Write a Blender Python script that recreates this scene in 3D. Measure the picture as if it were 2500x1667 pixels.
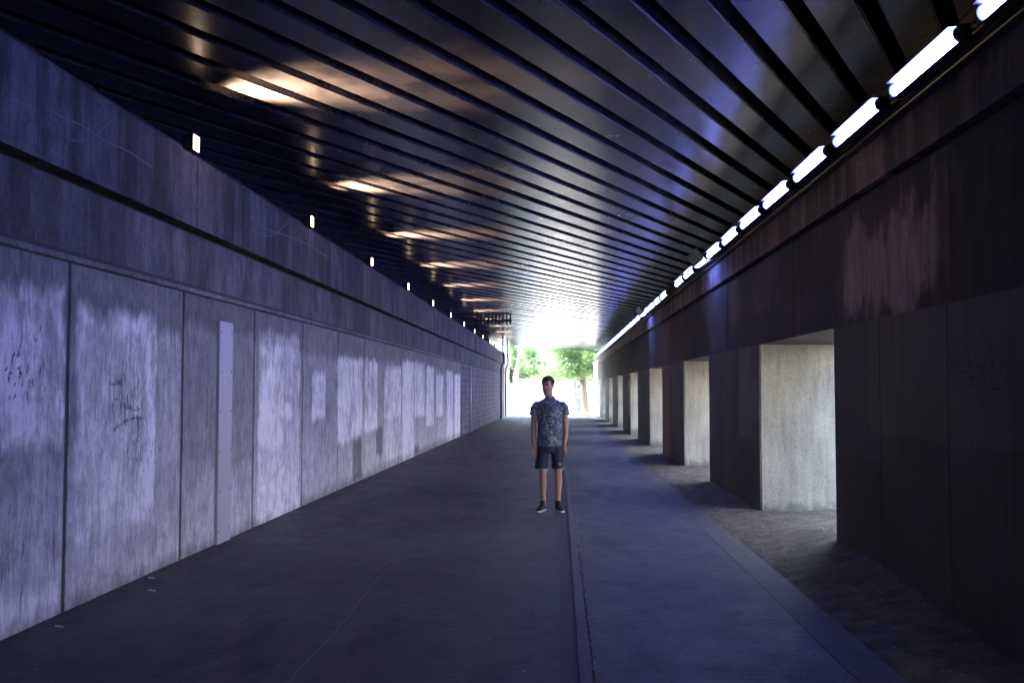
import bpy, bmesh, math, random
from mathutils import Vector, Matrix, noise
R = math.radians
rnd = random.Random(7)
for o in list(bpy.data.objects): bpy.data.objects.remove(o)
scene = bpy.context.scene
COL = scene.collection

# ------------------------------------------------------------------ camera
# world: +Y runs along the underpass, +X to the right, path at z = 0 below the camera
YAW, PITCH = 2.715, 2.68
cd = bpy.data.cameras.new('camera'); cam = bpy.data.objects.new('camera', cd); COL.objects.link(cam)
cam.location = (0, 0, 1.62)
cam.rotation_euler = (R(90 + PITCH), 0, R(YAW))
cd.sensor_width = 36; cd.lens = 35.2; cd.clip_end = 2000; cd.clip_start = 0.05
scene.camera = cam

# ------------------------------------------------------------------ world, sun, exposure
SUN_EL, SUN_AZ = 47, -58     # sun ahead and to the left of the axis (azimuth from +Y towards +X)
w = bpy.data.worlds.new('World'); scene.world = w; w.use_nodes = True
nt = w.node_tree; nt.nodes.clear()
out = nt.nodes.new('ShaderNodeOutputWorld'); bg = nt.nodes.new('ShaderNodeBackground')
sky = nt.nodes.new('ShaderNodeTexSky'); sky.sky_type = 'NISHITA'; sky.sun_disc = False
sky.sun_elevation = R(SUN_EL); sky.sun_rotation = R(SUN_AZ)
nt.links.new(sky.outputs[0], bg.inputs[0]); bg.inputs[1].default_value = 0.15
nt.links.new(bg.outputs[0], out.inputs[0])
ld = bpy.data.lights.new('sun', 'SUN'); ld.energy = 3.6; ld.angle = R(0.5); ld.color = (1, .95, .87)
so = bpy.data.objects.new('sun', ld); COL.objects.link(so)
sd = Vector((math.sin(R(SUN_AZ)) * math.cos(R(SUN_EL)), math.cos(R(SUN_AZ)) * math.cos(R(SUN_EL)), math.sin(R(SUN_EL))))
so.rotation_euler = sd.to_track_quat('Z', 'Y').to_euler(); so.location = sd * 60
vs = scene.view_settings; vs.view_transform = 'Standard'; vs.look = 'None'; vs.gamma = 1; vs.exposure = 4.75
vs.use_curve_mapping = False
LAMP_COL = (.19, .25, 1.0); LAMP_E = 4.7
FLOOD_COL = (1.0, .66, .40); FLOOD_W = 330.0
SIDE_H = 5.2  # height of the added daylight screen on the right

# ------------------------------------------------------------------ helpers
ORD = ['first', 'second', 'third', 'fourth', 'fifth', 'sixth', 'seventh', 'eighth', 'ninth', 'tenth', 'eleventh', 'twelfth',
       'thirteenth', 'fourteenth', 'fifteenth', 'sixteenth', 'seventeenth', 'eighteenth', 'nineteenth', 'twentieth']
def ordinal(n):
    if n <= 20: return ORD[n - 1]
    t = {20: 'twenty', 30: 'thirty', 40: 'forty'}[n // 10 * 10]
    return {20: 'twentieth', 30: 'thirtieth', 40: 'fortieth'}[n] if n % 10 == 0 else t + '-' + ORD[n % 10 - 1]

def obj(name, bm, mat=None, parent=None, smooth=False):
    me = bpy.data.meshes.new(name)
    if isinstance(bm, tuple): me.from_pydata(*bm)
    else:
        bm.normal_update(); bm.to_mesh(me); bm.free()
    o = bpy.data.objects.new(name, me); COL.objects.link(o)
    if mat: me.materials.append(mat)
    if parent is not None: attach(o, parent)
    if smooth: me.shade_smooth()
    return o
def attach(o, parent):       # meshes are built in world coordinates: keep them there
    o.parent = parent; o.matrix_parent_inverse = Matrix.Translation(-world_loc(parent))
def world_loc(p):
    v = Vector(p.location)
    return v
def tag(o, label=None, cat=None, group=None, kind=None):
    if label: o['label'] = label
    if cat: o['category'] = cat
    if group: o['group'] = group
    if kind: o['kind'] = kind
    return o
def empty(name, loc, label, cat, group=None):
    o = bpy.data.objects.new(name, None); COL.objects.link(o); o.location = loc; o.empty_display_size = .1
    return tag(o, label, cat, group)
def part(name, bm, mat, parent, smooth=False):   # local coordinates of the parent
    o = obj(name, bm, mat, None, smooth); o.parent = parent; return o
def box(bm, a, b, rot=None, piv=None):
    x0, y0, z0 = a; x1, y1, z1 = b
    vs = [bm.verts.new(Vector(p)) for p in [(x0,y0,z0),(x1,y0,z0),(x1,y1,z0),(x0,y1,z0),(x0,y0,z1),(x1,y0,z1),(x1,y1,z1),(x0,y1,z1)]]
    if rot is not None:
        pv = Vector(piv or ((x0+x1)/2,(y0+y1)/2,(z0+z1)/2))
        for v in vs: v.co = rot @ (v.co - pv) + pv
    for f in [(0,3,2,1),(4,5,6,7),(0,1,5,4),(1,2,6,5),(2,3,7,6),(3,0,4,7)]: bm.faces.new([vs[i] for i in f])
    return vs
def boxobj(name, a, b, mat, parent=None, bevel=0.0):
    bm = bmesh.new(); box(bm, a, b)
    if bevel: bmesh.ops.bevel(bm, geom=bm.edges[:], offset=bevel, segments=1, affect='EDGES')
    return obj(name, bm, mat, parent)
def ring_loft(bm, rings, n=12, cap=True):
    """rings: list of (centre, u-vector*ru, v-vector*rv)"""
    rr = []
    for c, u, v in rings:
        rr.append([bm.verts.new(Vector(c) + Vector(u) * math.cos(2*math.pi*i/n) + Vector(v) * math.sin(2*math.pi*i/n)) for i in range(n)])
    for a, b in zip(rr, rr[1:]):
        for i in range(n): bm.faces.new([a[i], a[(i+1)%n], b[(i+1)%n], b[i]])
    if cap: bm.faces.new(rr[0][::-1]); bm.faces.new(rr[-1])
def tube(bm, pts, rad, n=8):
    pts = [Vector(p) for p in pts]; rings = []
    tot = pts[-1] - pts[0]
    if tot.length < 1e-4: tot = pts[1] - pts[0]
    tot.normalize()
    u = Vector((1,0,0)) if abs(tot.z) > .55 else tot.cross(Vector((0,0,1))).normalized()
    for i, p in enumerate(pts):
        d = (pts[min(i+1, len(pts)-1)] - pts[max(i-1, 0)]).normalized()
        u = (u - d * u.dot(d))
        if u.length < 1e-3: u = d.orthogonal()
        u.normalize(); v = d.cross(u).normalized()
        r = rad[i] if isinstance(rad, (list, tuple)) else rad
        ru, rv = r if isinstance(r, tuple) else (r, r)
        rings.append((p, u*ru, v*rv))
    ring_loft(bm, rings, n)
def ellipsoid(bm, c, r, seg=16, rings=10, rot=None):
    m = Matrix.Translation(Vector(c)) @ (rot.to_4x4() if rot else Matrix()) @ Matrix.Diagonal((r[0], r[1], r[2], 1))
    bmesh.ops.create_uvsphere(bm, u_segments=seg, v_segments=rings, radius=1, matrix=m)

# ------------------------------------------------------------------ node helper
class NT:
    def __init__(s, name):
        s.m = bpy.data.materials.new(name); s.m.use_nodes = True; s.t = s.m.node_tree
        s.b = s.t.nodes['Principled BSDF']; s.pos = None
    def n(s, typ, **kw):
        nd = s.t.nodes.new(typ)
        for k, v in kw.items(): setattr(nd, k, v)
        return nd
    def l(s, a, b): s.t.links.new(a, b)
    def val(s, inp, x):
        if isinstance(x, (int, float)): inp.default_value = x
        elif isinstance(x, tuple): inp.default_value = x + (1,) if len(x) == 3 and inp.type == 'RGBA' else x
        else: s.l(x, inp)
    def P(s, object_space=False):
        if s.pos is None:
            s.pos = s.n('ShaderNodeTexCoord').outputs['Object'] if object_space else s.n('ShaderNodeNewGeometry').outputs['Position']
        return s.pos
    def math(s, op, a, b=0.0, c=None, clamp=False):
        nd = s.n('ShaderNodeMath', operation=op, use_clamp=clamp); s.val(nd.inputs[0], a); s.val(nd.inputs[1], b)
        if c is not None: s.val(nd.inputs[2], c)
        return nd.outputs[0]
    def noise(s, scale, detail=4, sc=(1,1,1), rough=.55, off=(0,0,0), dist=0.0):
        mp = s.n('ShaderNodeMapping'); s.l(s.P(), mp.inputs[0]); mp.inputs['Scale'].default_value = sc; mp.inputs['Location'].default_value = off
        nd = s.n('ShaderNodeTexNoise'); nd.inputs['Scale'].default_value = scale; nd.inputs['Detail'].default_value = detail
        nd.inputs['Roughness'].default_value = rough; nd.inputs['Distortion'].default_value = dist
        s.l(mp.outputs[0], nd.inputs['Vector']); return nd.outputs['Fac']
    def rng(s, v, a, b, c=0.0, d=1.0, smooth=True):
        nd = s.n('ShaderNodeMapRange', interpolation_type='SMOOTHSTEP' if smooth else 'LINEAR')
        s.val(nd.inputs[0], v)
        for i, x in enumerate((a, b, c, d)): s.val(nd.inputs[i+1], x)
        return nd.outputs[0]
    def mix(s, f, a, b, mode='MIX'):
        nd = s.n('ShaderNodeMix', data_type='RGBA', blend_type=mode); s.val(nd.inputs[0], f); s.val(nd.inputs[6], a); s.val(nd.inputs[7], b)
        return nd.outputs[2]
    def bump(s, h, strength=.4, dist=.02):
        nd = s.n('ShaderNodeBump'); nd.inputs['Strength'].default_value = strength; nd.inputs['Distance'].default_value = dist
        s.l(h, nd.inputs['Height']); s.l(nd.outputs[0], s.b.inputs['Normal']); return nd
    def base(s, c): s.val(s.b.inputs['Base Color'], c)
    def rough(s, r): s.val(s.b.inputs['Roughness'], r)
    def sep(s):
        nd = s.n('ShaderNodeSeparateXYZ'); s.l(s.P(), nd.inputs[0]); return nd.outputs

def simple(name, col, rough=.7, metal=0.0, var=.25, scale=9, bump=.15, obj_space=False):
    m = NT(name); m.P(obj_space); c2 = tuple(x * (1-var) for x in col); c1 = tuple(min(1, x * (1+var)) for x in col)
    m.base(m.mix(m.noise(scale, 5), c2, c1)); m.rough(rough); m.b.inputs['Metallic'].default_value = metal
    m.bump(m.noise(scale*6, 3), bump, .01); return m.m
def emit(name, col, e):
    m = NT(name); m.b.inputs['Emission Color'].default_value = col + (1,); m.b.inputs['Emission Strength'].default_value = e
    m.base((.8,.8,.8)); return m.m

def rect_mask(m, ye, ze, y0, y1, z0, z1, sy=.035, sz=.07):
    a = m.rng(ye, y0 - sy, y0 + sy); b = m.rng(ye, y1 - sy, y1 + sy, 1.0, 0.0)
    c = m.rng(ze, z0 - sz, z0 + sz); d = m.rng(ze, z1 - sz, z1 + sz, 1.0, 0.0)
    return m.math('MULTIPLY', m.math('MULTIPLY', a, b), m.math('MULTIPLY', c, d))

# ---- left wall panels: bare concrete with lighter painted-over patches
def panel_material():
    m = NT('painted_over_concrete'); x, y, z = m.sep()
    big = m.noise(1.1, 5, off=(3,1,7)); streak = m.noise(3.0, 6, (1, 5.5, .55), .65); fine = m.noise(38, 4, (1,1,.45)); blot = m.noise(4.5, 7, rough=.7)
    ye = m.math('ADD', y, m.math('MULTIPLY', m.math('SUBTRACT', m.noise(3.5, 5), .5), .22))
    ze = m.math('ADD', z, m.math('MULTIPLY', m.math('SUBTRACT', m.noise(2.4, 6, (1, 2.6, .9), .6), .5), .34))
    pv = m.n('ShaderNodeTexWhiteNoise', noise_dimensions='1D'); m.l(m.math('FLOOR', m.math('DIVIDE', m.math('SUBTRACT', y, .46), 2.24)), pv.inputs['W'])
    v = m.math('ADD', .10, m.math('MULTIPLY', pv.outputs['Value'], .05))
    v = m.math('ADD', v, m.math('MULTIPLY', big, .12))
    v = m.math('MULTIPLY', v, m.math('MULTIPLY', m.rng(z, .0, 1.6, 1.45, .80), m.rng(m.math('ADD', ze, m.math('MULTIPLY', pv.outputs['Value'], .14)), 2.15, 2.32, 1.0, .62)))  # darker above the paint line; lower down lightened to imitate daylight bounce
    pmod = m.math('MULTIPLY', m.rng(m.noise(1.7, 7, (1, 1.3, .7), .7, (11, 2, 6)), .30, .64, .25, 1.25), m.rng(m.noise(6.5, 6, (1, 2, .6), .75, (1, 12, 6)), .34, .58, .6, 1.1))
    patches = [(4.2, 7.1, -.2, .22, .14), (11.9, 13.85, -.1, .10, .22), (4.2, 7.12, 1.22, 2.30, .26), (7.3, 8.78, .50, 2.24, .17), (8.60, 8.80, .62, 2.14, .16), (7.4, 8.8, 2.08, 2.2, .12), (8.85, 9.36, .95, 2.16, .08),
               (11.85, 13.75, -.3, 2.30, .16), (11.95, 12.9, .9, 2.12, .17), (12.0, 13.4, 1.22, 1.42, .18), (14.45, 15.28, 1.16, 1.84, .26), (16.1, 18.2, .72, 2.14, .25),
               (18.35, 19.7, .81, 2.16, .24), (20.5, 22.65, 1.0, 2.08, .26), (20.5, 22.65, -.3, 1.0, .12), (22.8, 24.65, -.2, 2.26, .28), (24.75, 26.6, .9, 2.28, .24),
               (27.0, 28.6, .6, 2.2, .24), (29.2, 30.9, .8, 2.0, .28), (31.9, 33.8, -.2, 2.2, .24), (34.3, 36.6, -.2, 2.1, .28), (9.8, 11.6, -.3, .75, .05)]
    for a, b, c, d, s in patches:
        v = m.math('ADD', v, m.math('MULTIPLY', rect_mask(m, ye, ze, a, b, c, d), m.math('MULTIPLY', pmod, s)))
    for a, b, c, d in [(17.35, 18.2, .02, .78), (19.6, 20.3, .28, .85), (24.8, 25.5, .02, .2)]:
        v = m.math('MULTIPLY', v, m.math('SUBTRACT', 1.0, m.math('MULTIPLY', rect_mask(m, ye, ze, a, b, c, d), .6)))
    # streaks, drips, scuffs
    v = m.math('MULTIPLY', v, m.rng(streak, .30, .68, .80, 1.12))
    v = m.math('MULTIPLY', v, m.math('MULTIPLY', m.rng(blot, .36, .60, .80, 1.08), m.rng(m.noise(17, 6, (1, 1.5, .5), .7, (2,8,3)), .34, .60, .82, 1.06)))
    v = m.math('MULTIPLY', v, m.rng(fine, .25, .6, .86, 1.05))
    spots = m.rng(m.noise(6, 8, (1, 1.3, .6), .8, (5,5,5)), .64, .72, 1.0, .45)
    v = m.math('MULTIPLY', v, spots)
    scr = m.rng(m.noise(9, 2, (1, 2.2, .22), .5, (9,2,1), dist=1.5), .66, .70, 1.0, .55)
    v = m.math('MULTIPLY', v, scr)
    # dirt close to the ground
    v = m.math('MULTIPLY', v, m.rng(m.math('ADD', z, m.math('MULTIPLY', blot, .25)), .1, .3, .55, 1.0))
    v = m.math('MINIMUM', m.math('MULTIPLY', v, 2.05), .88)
    c = m.n('ShaderNodeCombineColor'); m.l(v, c.inputs[0]); m.l(m.math('MULTIPLY', v, .985), c.inputs[1]); m.l(m.math('MULTIPLY', v, .95), c.inputs[2])
    m.base(c.outputs[0]); m.rough(.82)
    m.bump(m.math('ADD', m.math('MULTIPLY', fine, .6), m.math('ADD', m.noise(120, 2), m.math('MULTIPLY', streak, .5))), .35, .012)
    return m.m

def concrete(name, col, streak_amt=.5, stain=None, stain_amt=.0, seed=0, rough=.85, hole=.3, soffit=None):
    m = NT(name); x, y, z = m.sep()
    big = m.noise(.7, 6, off=(seed, 2*seed, 1)); st = m.noise(2.2, 7, (.6, 3.2, .42), .72, off=(0, seed*3.3, 0), dist=.5); fine = m.noise(30, 5, rough=.7)
    f = m.math('MULTIPLY', m.rng(big, .3, .7, .65, 1.35), m.rng(st, .32, .68, 1 - streak_amt, 1 + streak_amt))
    f = m.math('MULTIPLY', f, m.rng(fine, .25, .7, .66, 1.22))
    f = m.math('MULTIPLY', f, m.rng(m.noise(4.5, 7, (1, 1.2, .8), .72, off=(6, seed, 2)), .34, .62, .70, 1.2))
    f = m.math('MULTIPLY', f, m.rng(m.noise(7, 8, (1, 1, .6), .8, (seed, 4, 4)), .60, .70, 1.0, 1 - hole))
    colr = m.mix(1.0, col, f, 'MULTIPLY')
    if stain:
        msk = m.rng(m.noise(1.3, 7, (.4, 2.2, .30), .62, off=(1, seed*2+3, 2)), .45, .60, 0, stain_amt)
        colr = m.mix(msk, colr, m.mix(1.0, stain, f, 'MULTIPLY'))
    m.base(colr); m.rough(rough); m.bump(m.math('ADD', fine, m.math('MULTIPLY', m.noise(6, 8, rough=.75), 1.5)), .45, .015)
    return m

M = {}
M['panel'] = panel_material()
M['beam'] = concrete('beam_concrete', (.064, .062, .065), .2, (.15, .15, .165), .5, 1).m
M['parapet'] = concrete('parapet_concrete', (.038, .037, .040), .25, (.12, .12, .135), .6, 2).m
M['groove'] = simple('joint_shadow_filler', (.02, .02, .022))
M['sealant'] = simple('old_joint_sealant', (.06, .056, .046), .7, var=.5, scale=6)
M['trim'] = concrete('trim_concrete', (.16, .155, .155), .2, seed=3).m
M['dark_concrete'] = simple('sooty_concrete', (.035, .034, .036), .9)
M['deck'] = None
def deck_material():
    m = NT('glossy_painted_deck'); 
    a = m.noise(1.6, 7, (1, 1, 1), .65); b = m.noise(14, 5, (1,1,1), .6); c = m.noise(60, 3)
    m.base(m.mix(m.rng(a, .35, .65), (.008, .0075, .009), (.030, .028, .030)))
    m.rough(m.math('ADD', m.rng(a, .3, .7, .19, .24), m.math('MULTIPLY', b, .06)))
    m.b.inputs['Specular IOR Level'].default_value = .32
    wv = m.noise(9, 6, (.30, 1.6, 1), .72, (3, 1, 2))
    m.bump(m.math('ADD', m.math('MULTIPLY', wv, 2.2), m.math('MULTIPLY', c, .15)), .085, .012)
    return m.m
M['deck'] = deck_material()
def block_material():
    m = NT('block_wall'); x, y, z = m.sep()
    cv = m.n('ShaderNodeCombineXYZ'); m.l(y, cv.inputs[0]); m.l(z, cv.inputs[1])
    br = m.n('ShaderNodeTexBrick'); m.l(cv.outputs[0], br.inputs['Vector']); br.inputs['Scale'].default_value = 1
    br.inputs['Brick Width'].default_value = .9; br.inputs['Row Height'].default_value = .225; br.inputs['Mortar Size'].default_value = .022
    br.inputs['Color1'].default_value = (.075, .065, .09, 1); br.inputs['Color2'].default_value = (.11, .095, .12, 1); br.inputs['Mortar'].default_value = (.15, .145, .155, 1)
    f = m.rng(m.noise(1.3, 6, (1,2,.6)), .3, .7, .55, 1.5)
    m.base(m.mix(1.0, br.outputs['Color'], f, 'MULTIPLY')); m.rough(.85); m.bump(br.outputs['Fac'], -.5, .01); return m.m
M['block'] = block_material()

# right side: upper band, wall and piers
def right_wall_material():
    m = concrete('stained_wall_concrete', (.085, .07, .075), .45, (.22, .15, .17), .45, 5); return m
M['right_upper'] = concrete('stained_band_concrete', (.045, .038, .040), .3, (.17, .125, .13), .75, 4).m
def lintel_material():
    m = NT('peeling_wall_concrete'); x, y, z = m.sep()
    big = m.noise(.8, 6, off=(5,5,5)); st = m.noise(2.0, 7, (.6, 3, .45), .72, (2,2,2), dist=.5); fine = m.noise(40, 5, rough=.65)
    f = m.math('MULTIPLY', m.rng(big, .3, .7, .7, 1.3), m.rng(st, .3, .7, .55, 1.4))
    col = m.mix(m.rng(m.noise(1.5, 5, (1, 1.5, .25), off=(8,1,1)), .45, .62, 0, .7), (.028, .024, .022), (.062, .042, .037))
    # big pale patch of bare render with a ragged, dripping lower edge
    ye = m.math('ADD', y, m.math('MULTIPLY', m.math('SUBTRACT', m.noise(2.5, 7, (1,1,.6), .7), .5), .8))
    ze = m.math('ADD', z, m.math('MULTIPLY', m.math('SUBTRACT', m.noise(1.7, 8, (1, 1.5, .75), .70), .5), 1.5))
    for a, b, c, d, s in [(7.2, 9.4, 2.30, 3.02, 1.0), (6.7, 7.4, 2.5, 3.1, .25), (15.0, 15.7, 2.5, 3.4, .4), (24.5, 26.5, 2.3, 3.4, .35), (12.4, 14.0, 2.6, 3.3, .3)]:
        col = m.mix(m.math('MULTIPLY', rect_mask(m, ye, ze, a, b, c, d, .12, .12), s), col, (.21, .155, .155))
    m.base(m.mix(1.0, col, m.math('MULTIPLY', f, m.rng(fine, .3, .7, .75, 1.2)), 'MULTIPLY')); m.rough(.9)
    cr = m.rng(m.noise(5, 8, (1,1.4,.7), .78, (4,4,4), dist=.6), .60, .66, 1, 0)
    m.bump(m.math('ADD', m.math('MULTIPLY', cr, 1.4), fine), .7, .02); return m.m
M['lintel'] = lintel_material()
def pier_material():
    m = NT('grey_painted_pier'); x, y, z = m.sep()
    st = m.noise(2.2, 5, (.3, 5, .35), .6, (7,7,7)); fine = m.noise(50, 4); big = m.noise(.9, 4)
    col = m.mix(m.rng(big, .35, .65), (.036, .035, .033), (.058, .056, .054))
    for a, b, c, d, s, k in [(5.3, 8.7, 1.25, 2.25, .8, (.085, .078, .076)), (14.0, 14.95, .9, 2.3, .8, (.12, .115, .13)), (13.45, 14.0, 1.2, 1.75, .6, (.12, .115, .13)), (24.3, 25.95, -.2, 2.3, .9, (.16, .065, .055)), (8.0, 9.8, 1.0, 2.0, .3, (.08,.08,.085)),
                              (37.9, 38.6, .6, 2.0, .7, (.2,.2,.2))]:
        ye = m.math('ADD', y, m.math('MULTIPLY', m.math('SUBTRACT', fine, .5), .03))
        col = m.mix(m.math('MULTIPLY', rect_mask(m, ye, z, a, b, c, d, .03, .03), s), col, k)
    m.base(m.mix(1.0, col, m.math('MULTIPLY', m.rng(st, .3, .7, .8, 1.2), m.rng(fine, .3, .7, .9, 1.08)), 'MULTIPLY')); m.rough(.75)
    m.bump(m.math('ADD', fine, m.noise(9, 5)), .2, .01); return m.m
M['pier'] = pier_material()
def jamb_material():
    m = NT('pale_render_jamb'); x, y, z = m.sep()
    st = m.noise(3.0, 6, (5, 1, .5), .6); fine = m.noise(55, 5, rough=.7); big = m.noise(1.8, 5, off=(1,2,3))
    f = m.math('MULTIPLY', m.rng(st, .3, .7, .82, 1.1), m.math('MULTIPLY', m.rng(fine, .25, .7, .72, 1.1), m.rng(big, .3, .7, .85, 1.12)))
    f = m.math('MULTIPLY', f, m.rng(m.math('ADD', z, m.math('MULTIPLY', m.noise(9, 6), .35)), .16, .34, .5, 1.0))
    m.base(m.mix(1.0, (.33, .315, .28), f, 'MULTIPLY')); m.rough(.9); m.bump(m.math('ADD', fine, m.noise(14, 6)), .4, .012); return m.m
M['jamb'] = jamb_material()

def asphalt(name, c1, c2, seed, joints=None):
    m = NT(name); x, y, z = m.sep()
    big = m.noise(.35, 6, (1, 1.0, 1), .6, (seed, 0, 0)); mid = m.noise(3, 6, (1, .6, 1), .65, (seed, 3, 0)); gr = m.noise(160, 3); gr2 = m.noise(60, 4, off=(0, seed, 0))
    f = m.math('MULTIPLY', m.rng(mid, .3, .7, .68, 1.30), m.math('MULTIPLY', m.rng(gr, .3, .75, .62, 1.4), m.rng(gr2, .32, .68, .72, 1.28)))
    f = m.math('MULTIPLY', f, m.rng(m.noise(12, 8, (.5, 1.5, 1), .8, (4, seed, 1)), .36, .62, .66, 1.34))
    f = m.math('MULTIPLY', f, m.rng(m.noise(.9, 7, (1, .5, 1), .72, (9, seed, 1), dist=.8), .52, .60, 1.05, .68))
    col = m.mix(1.0, m.mix(m.rng(big, .35, .65), c1, c2), f, 'MULTIPLY')
    crk = m.n('ShaderNodeTexVoronoi', feature='DISTANCE_TO_EDGE'); crk.inputs['Scale'].default_value = .28
    mp = m.n('ShaderNodeMapping'); m.l(m.P(), mp.inputs[0]); 
    va = m.n('ShaderNodeVectorMath', operation='ADD'); m.l(mp.outputs[0], va.inputs[0])
    nn = m.n('ShaderNodeTexNoise'); nn.inputs['Scale'].default_value = 1.4; m.l(m.P(), nn.inputs['Vector'])
    sc = m.n('ShaderNodeVectorMath', operation='SCALE'); m.l(nn.outputs['Color'], sc.inputs[0]); sc.inputs['Scale'].default_value = .9
    m.l(sc.outputs[0], va.inputs[1]); m.l(va.outputs[0], crk.inputs['Vector'])
    ck = m.rng(crk.outputs['Distance'], .0, .0045, 1, 0)
    col = m.mix(m.math('MULTIPLY', ck, .30), col, (.03, .03, .032))
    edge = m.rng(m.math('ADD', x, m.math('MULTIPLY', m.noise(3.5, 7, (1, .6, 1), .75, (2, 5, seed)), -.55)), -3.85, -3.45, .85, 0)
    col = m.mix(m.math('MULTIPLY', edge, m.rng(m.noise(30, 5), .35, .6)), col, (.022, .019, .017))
    spots = m.rng(m.noise(22, 2, off=(seed, 9, 9)), .80, .84)
    col = m.mix(spots, col, (.25, .25, .25))
    m.base(col); m.rough(m.rng(mid, .3, .7, .50, .70)); m.b.inputs['Specular IOR Level'].default_value = .4
    m.bump(m.math('ADD', gr, m.math('MULTIPLY', gr2, .6)), .5, .006); return m.m
M['asphalt_a'] = asphalt('worn_asphalt', (.034, .036, .043), (.058, .061, .070), 1)
M['asphalt_b'] = asphalt('darker_asphalt', (.028, .030, .039), (.046, .049, .060), 8)
M['strip'] = simple('drain_strip_and_shadow', (.046, .046, .050), .75, scale=30)
M['kerb'] = simple('flush_kerb_concrete', (.080, .080, .088), .75, scale=22)
def paver():
    m = NT('edge_pavers'); x, y, z = m.sep(); cv = m.n('ShaderNodeCombineXYZ'); m.l(x, cv.inputs[1]); m.l(y, cv.inputs[0])
    br = m.n('ShaderNodeTexBrick'); m.l(cv.outputs[0], br.inputs['Vector']); br.inputs['Scale'].default_value = 1
    br.inputs['Brick Width'].default_value = .42; br.inputs['Row Height'].default_value = .26; br.inputs['Mortar Size'].default_value = .005; br.inputs['Mortar'].default_value = (.028, .028, .03, 1)
    br.inputs['Color1'].default_value = (.044, .047, .057, 1); br.inputs['Color2'].default_value = (.057, .060, .070, 1)
    m.base(m.mix(1.0, br.outputs['Color'], m.rng(m.noise(20, 5), .3, .7, .75, 1.2), 'MULTIPLY')); m.rough(.7); m.bump(m.math('SUBTRACT', m.noise(70,3), br.outputs['Fac']), .4, .006); return m.m
M['paver'] = paver()
def slabs():
    m = NT('pale_paving'); x, y, z = m.sep(); cv = m.n('ShaderNodeCombineXYZ'); m.l(x, cv.inputs[1]); m.l(y, cv.inputs[0])
    br = m.n('ShaderNodeTexBrick'); m.l(cv.outputs[0], br.inputs['Vector']); br.inputs['Scale'].default_value = 1
    br.inputs['Brick Width'].default_value = 1.6; br.inputs['Row Height'].default_value = .6; br.inputs['Mortar Size'].default_value = .02; br.inputs['Mortar'].default_value = (.14,.14,.14,1)
    br.inputs['Color1'].default_value = (.72,.71,.68,1); br.inputs['Color2'].default_value = (.78,.77,.74,1)
    m.base(br.outputs['Color']); m.rough(.8); return m.m
M['slabs'] = slabs()
def dirt():
    m = NT('dry_dirt'); a = m.noise(5, 8, rough=.75); b = m.noise(45, 5, rough=.7); c = m.noise(1.2, 4)
    col = m.mix(m.rng(a, .35, .65), (.050, .043, .038), (.14, .122, .105))
    col = m.mix(m.rng(b, .60, .72), col, (.34, .30, .27)); col = m.mix(m.rng(m.noise(90, 3), .62, .68, 0, .8), col, (.03,.025,.02))
    m.base(col); m.rough(.95); m.bump(m.math('ADD', a, b), .9, .03); return m.m
M['dirt'] = dirt()
M['metal_grey'] = simple('painted_grey_metal', (.42, .42, .44), .45, .0, .06, 4, .04)
M['pole'] = simple('galvanised_pole', (.55, .55, .58), .4, .3)
M['pipe'] = simple('dark_drainpipe', (.03, .03, .035), .5)
M['housing'] = simple('lamp_housing', (.03, .028, .034), .6, 0, .4, 9)
M['black'] = simple('black_rubber', (.008, .008, .009), .6)
M['wire'] = simple('wire_guard', (.5, .5, .52), .35, .8)
M['diffuser'] = emit('lit_diffuser', LAMP_COL, LAMP_E)
M['flood_lens'] = emit('lit_flood_lens', (1, .70, .42), .6)
M['paint_dark'] = simple('dark_marker', (.004, .004, .004), .6)
M['paint_red'] = simple('faded_red_marker', (.10, .05, .06), .7)
M['chalk'] = simple('white_scratch', (.13, .13, .15), .8, var=.4, scale=20)
M['paint_white'] = simple('white_spray', (.65, .65, .65), .6)

# ================================================================== SETTING
SL = -.0037         # the path falls very slightly away from the camera
def gz(y): return SL * max(0, y - 15) * 1.25
XL, XR = -3.6, 2.65
Y0, Y1 = -44.0, 66.0
def sheet(name, x0, x1, y0, y1, dz, mat, thick=0.0, ny=2):
    vs, fs = [], []
    for j in range(ny + 1):
        y = y0 + (y1-y0) * j / ny
        vs += [(x0, y, gz(y) + dz), (x1, y, gz(y) + dz)]
    fs = [(2*j, 2*j+1, 2*j+3, 2*j+2) for j in range(ny)]
    return tag(obj(name, (vs, [], fs), mat), kind='structure')
g = obj('ground', ([(-400, -200, -.06), (400, -200, -.06), (400, 0, -.06), (-400, 0, -.06), (400, 600, gz(600)-.06), (-400, 600, gz(600)-.06)], [], [(0,1,2,3), (3,2,4,5)]), M['dirt']); tag(g, kind='structure')
sheet('path', XL, -.004, Y0, 61.5, 0, M['asphalt_a'])
sheet('drain_strip', -.004, .11, Y0, 61.5, -.008, M['strip'])
sheet('kerb', .11, .185, Y0, 61.5, .002, M['kerb'])
sheet('path', .195, 1.65, Y0, 61.5, 0, M['asphalt_b'])
sheet('joint_gap', .185, .195, Y0, 61.5, -.02, M['groove'])
sheet('path_edge', 1.655, 1.92, Y0, 61.5, .002, M['paver'])
sheet('pavement', -3.9, 4.5, 61.5, 200, .004, M['slabs'])
CRK = simple('crack_filler', (.17, .17, .18), .8)
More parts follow.
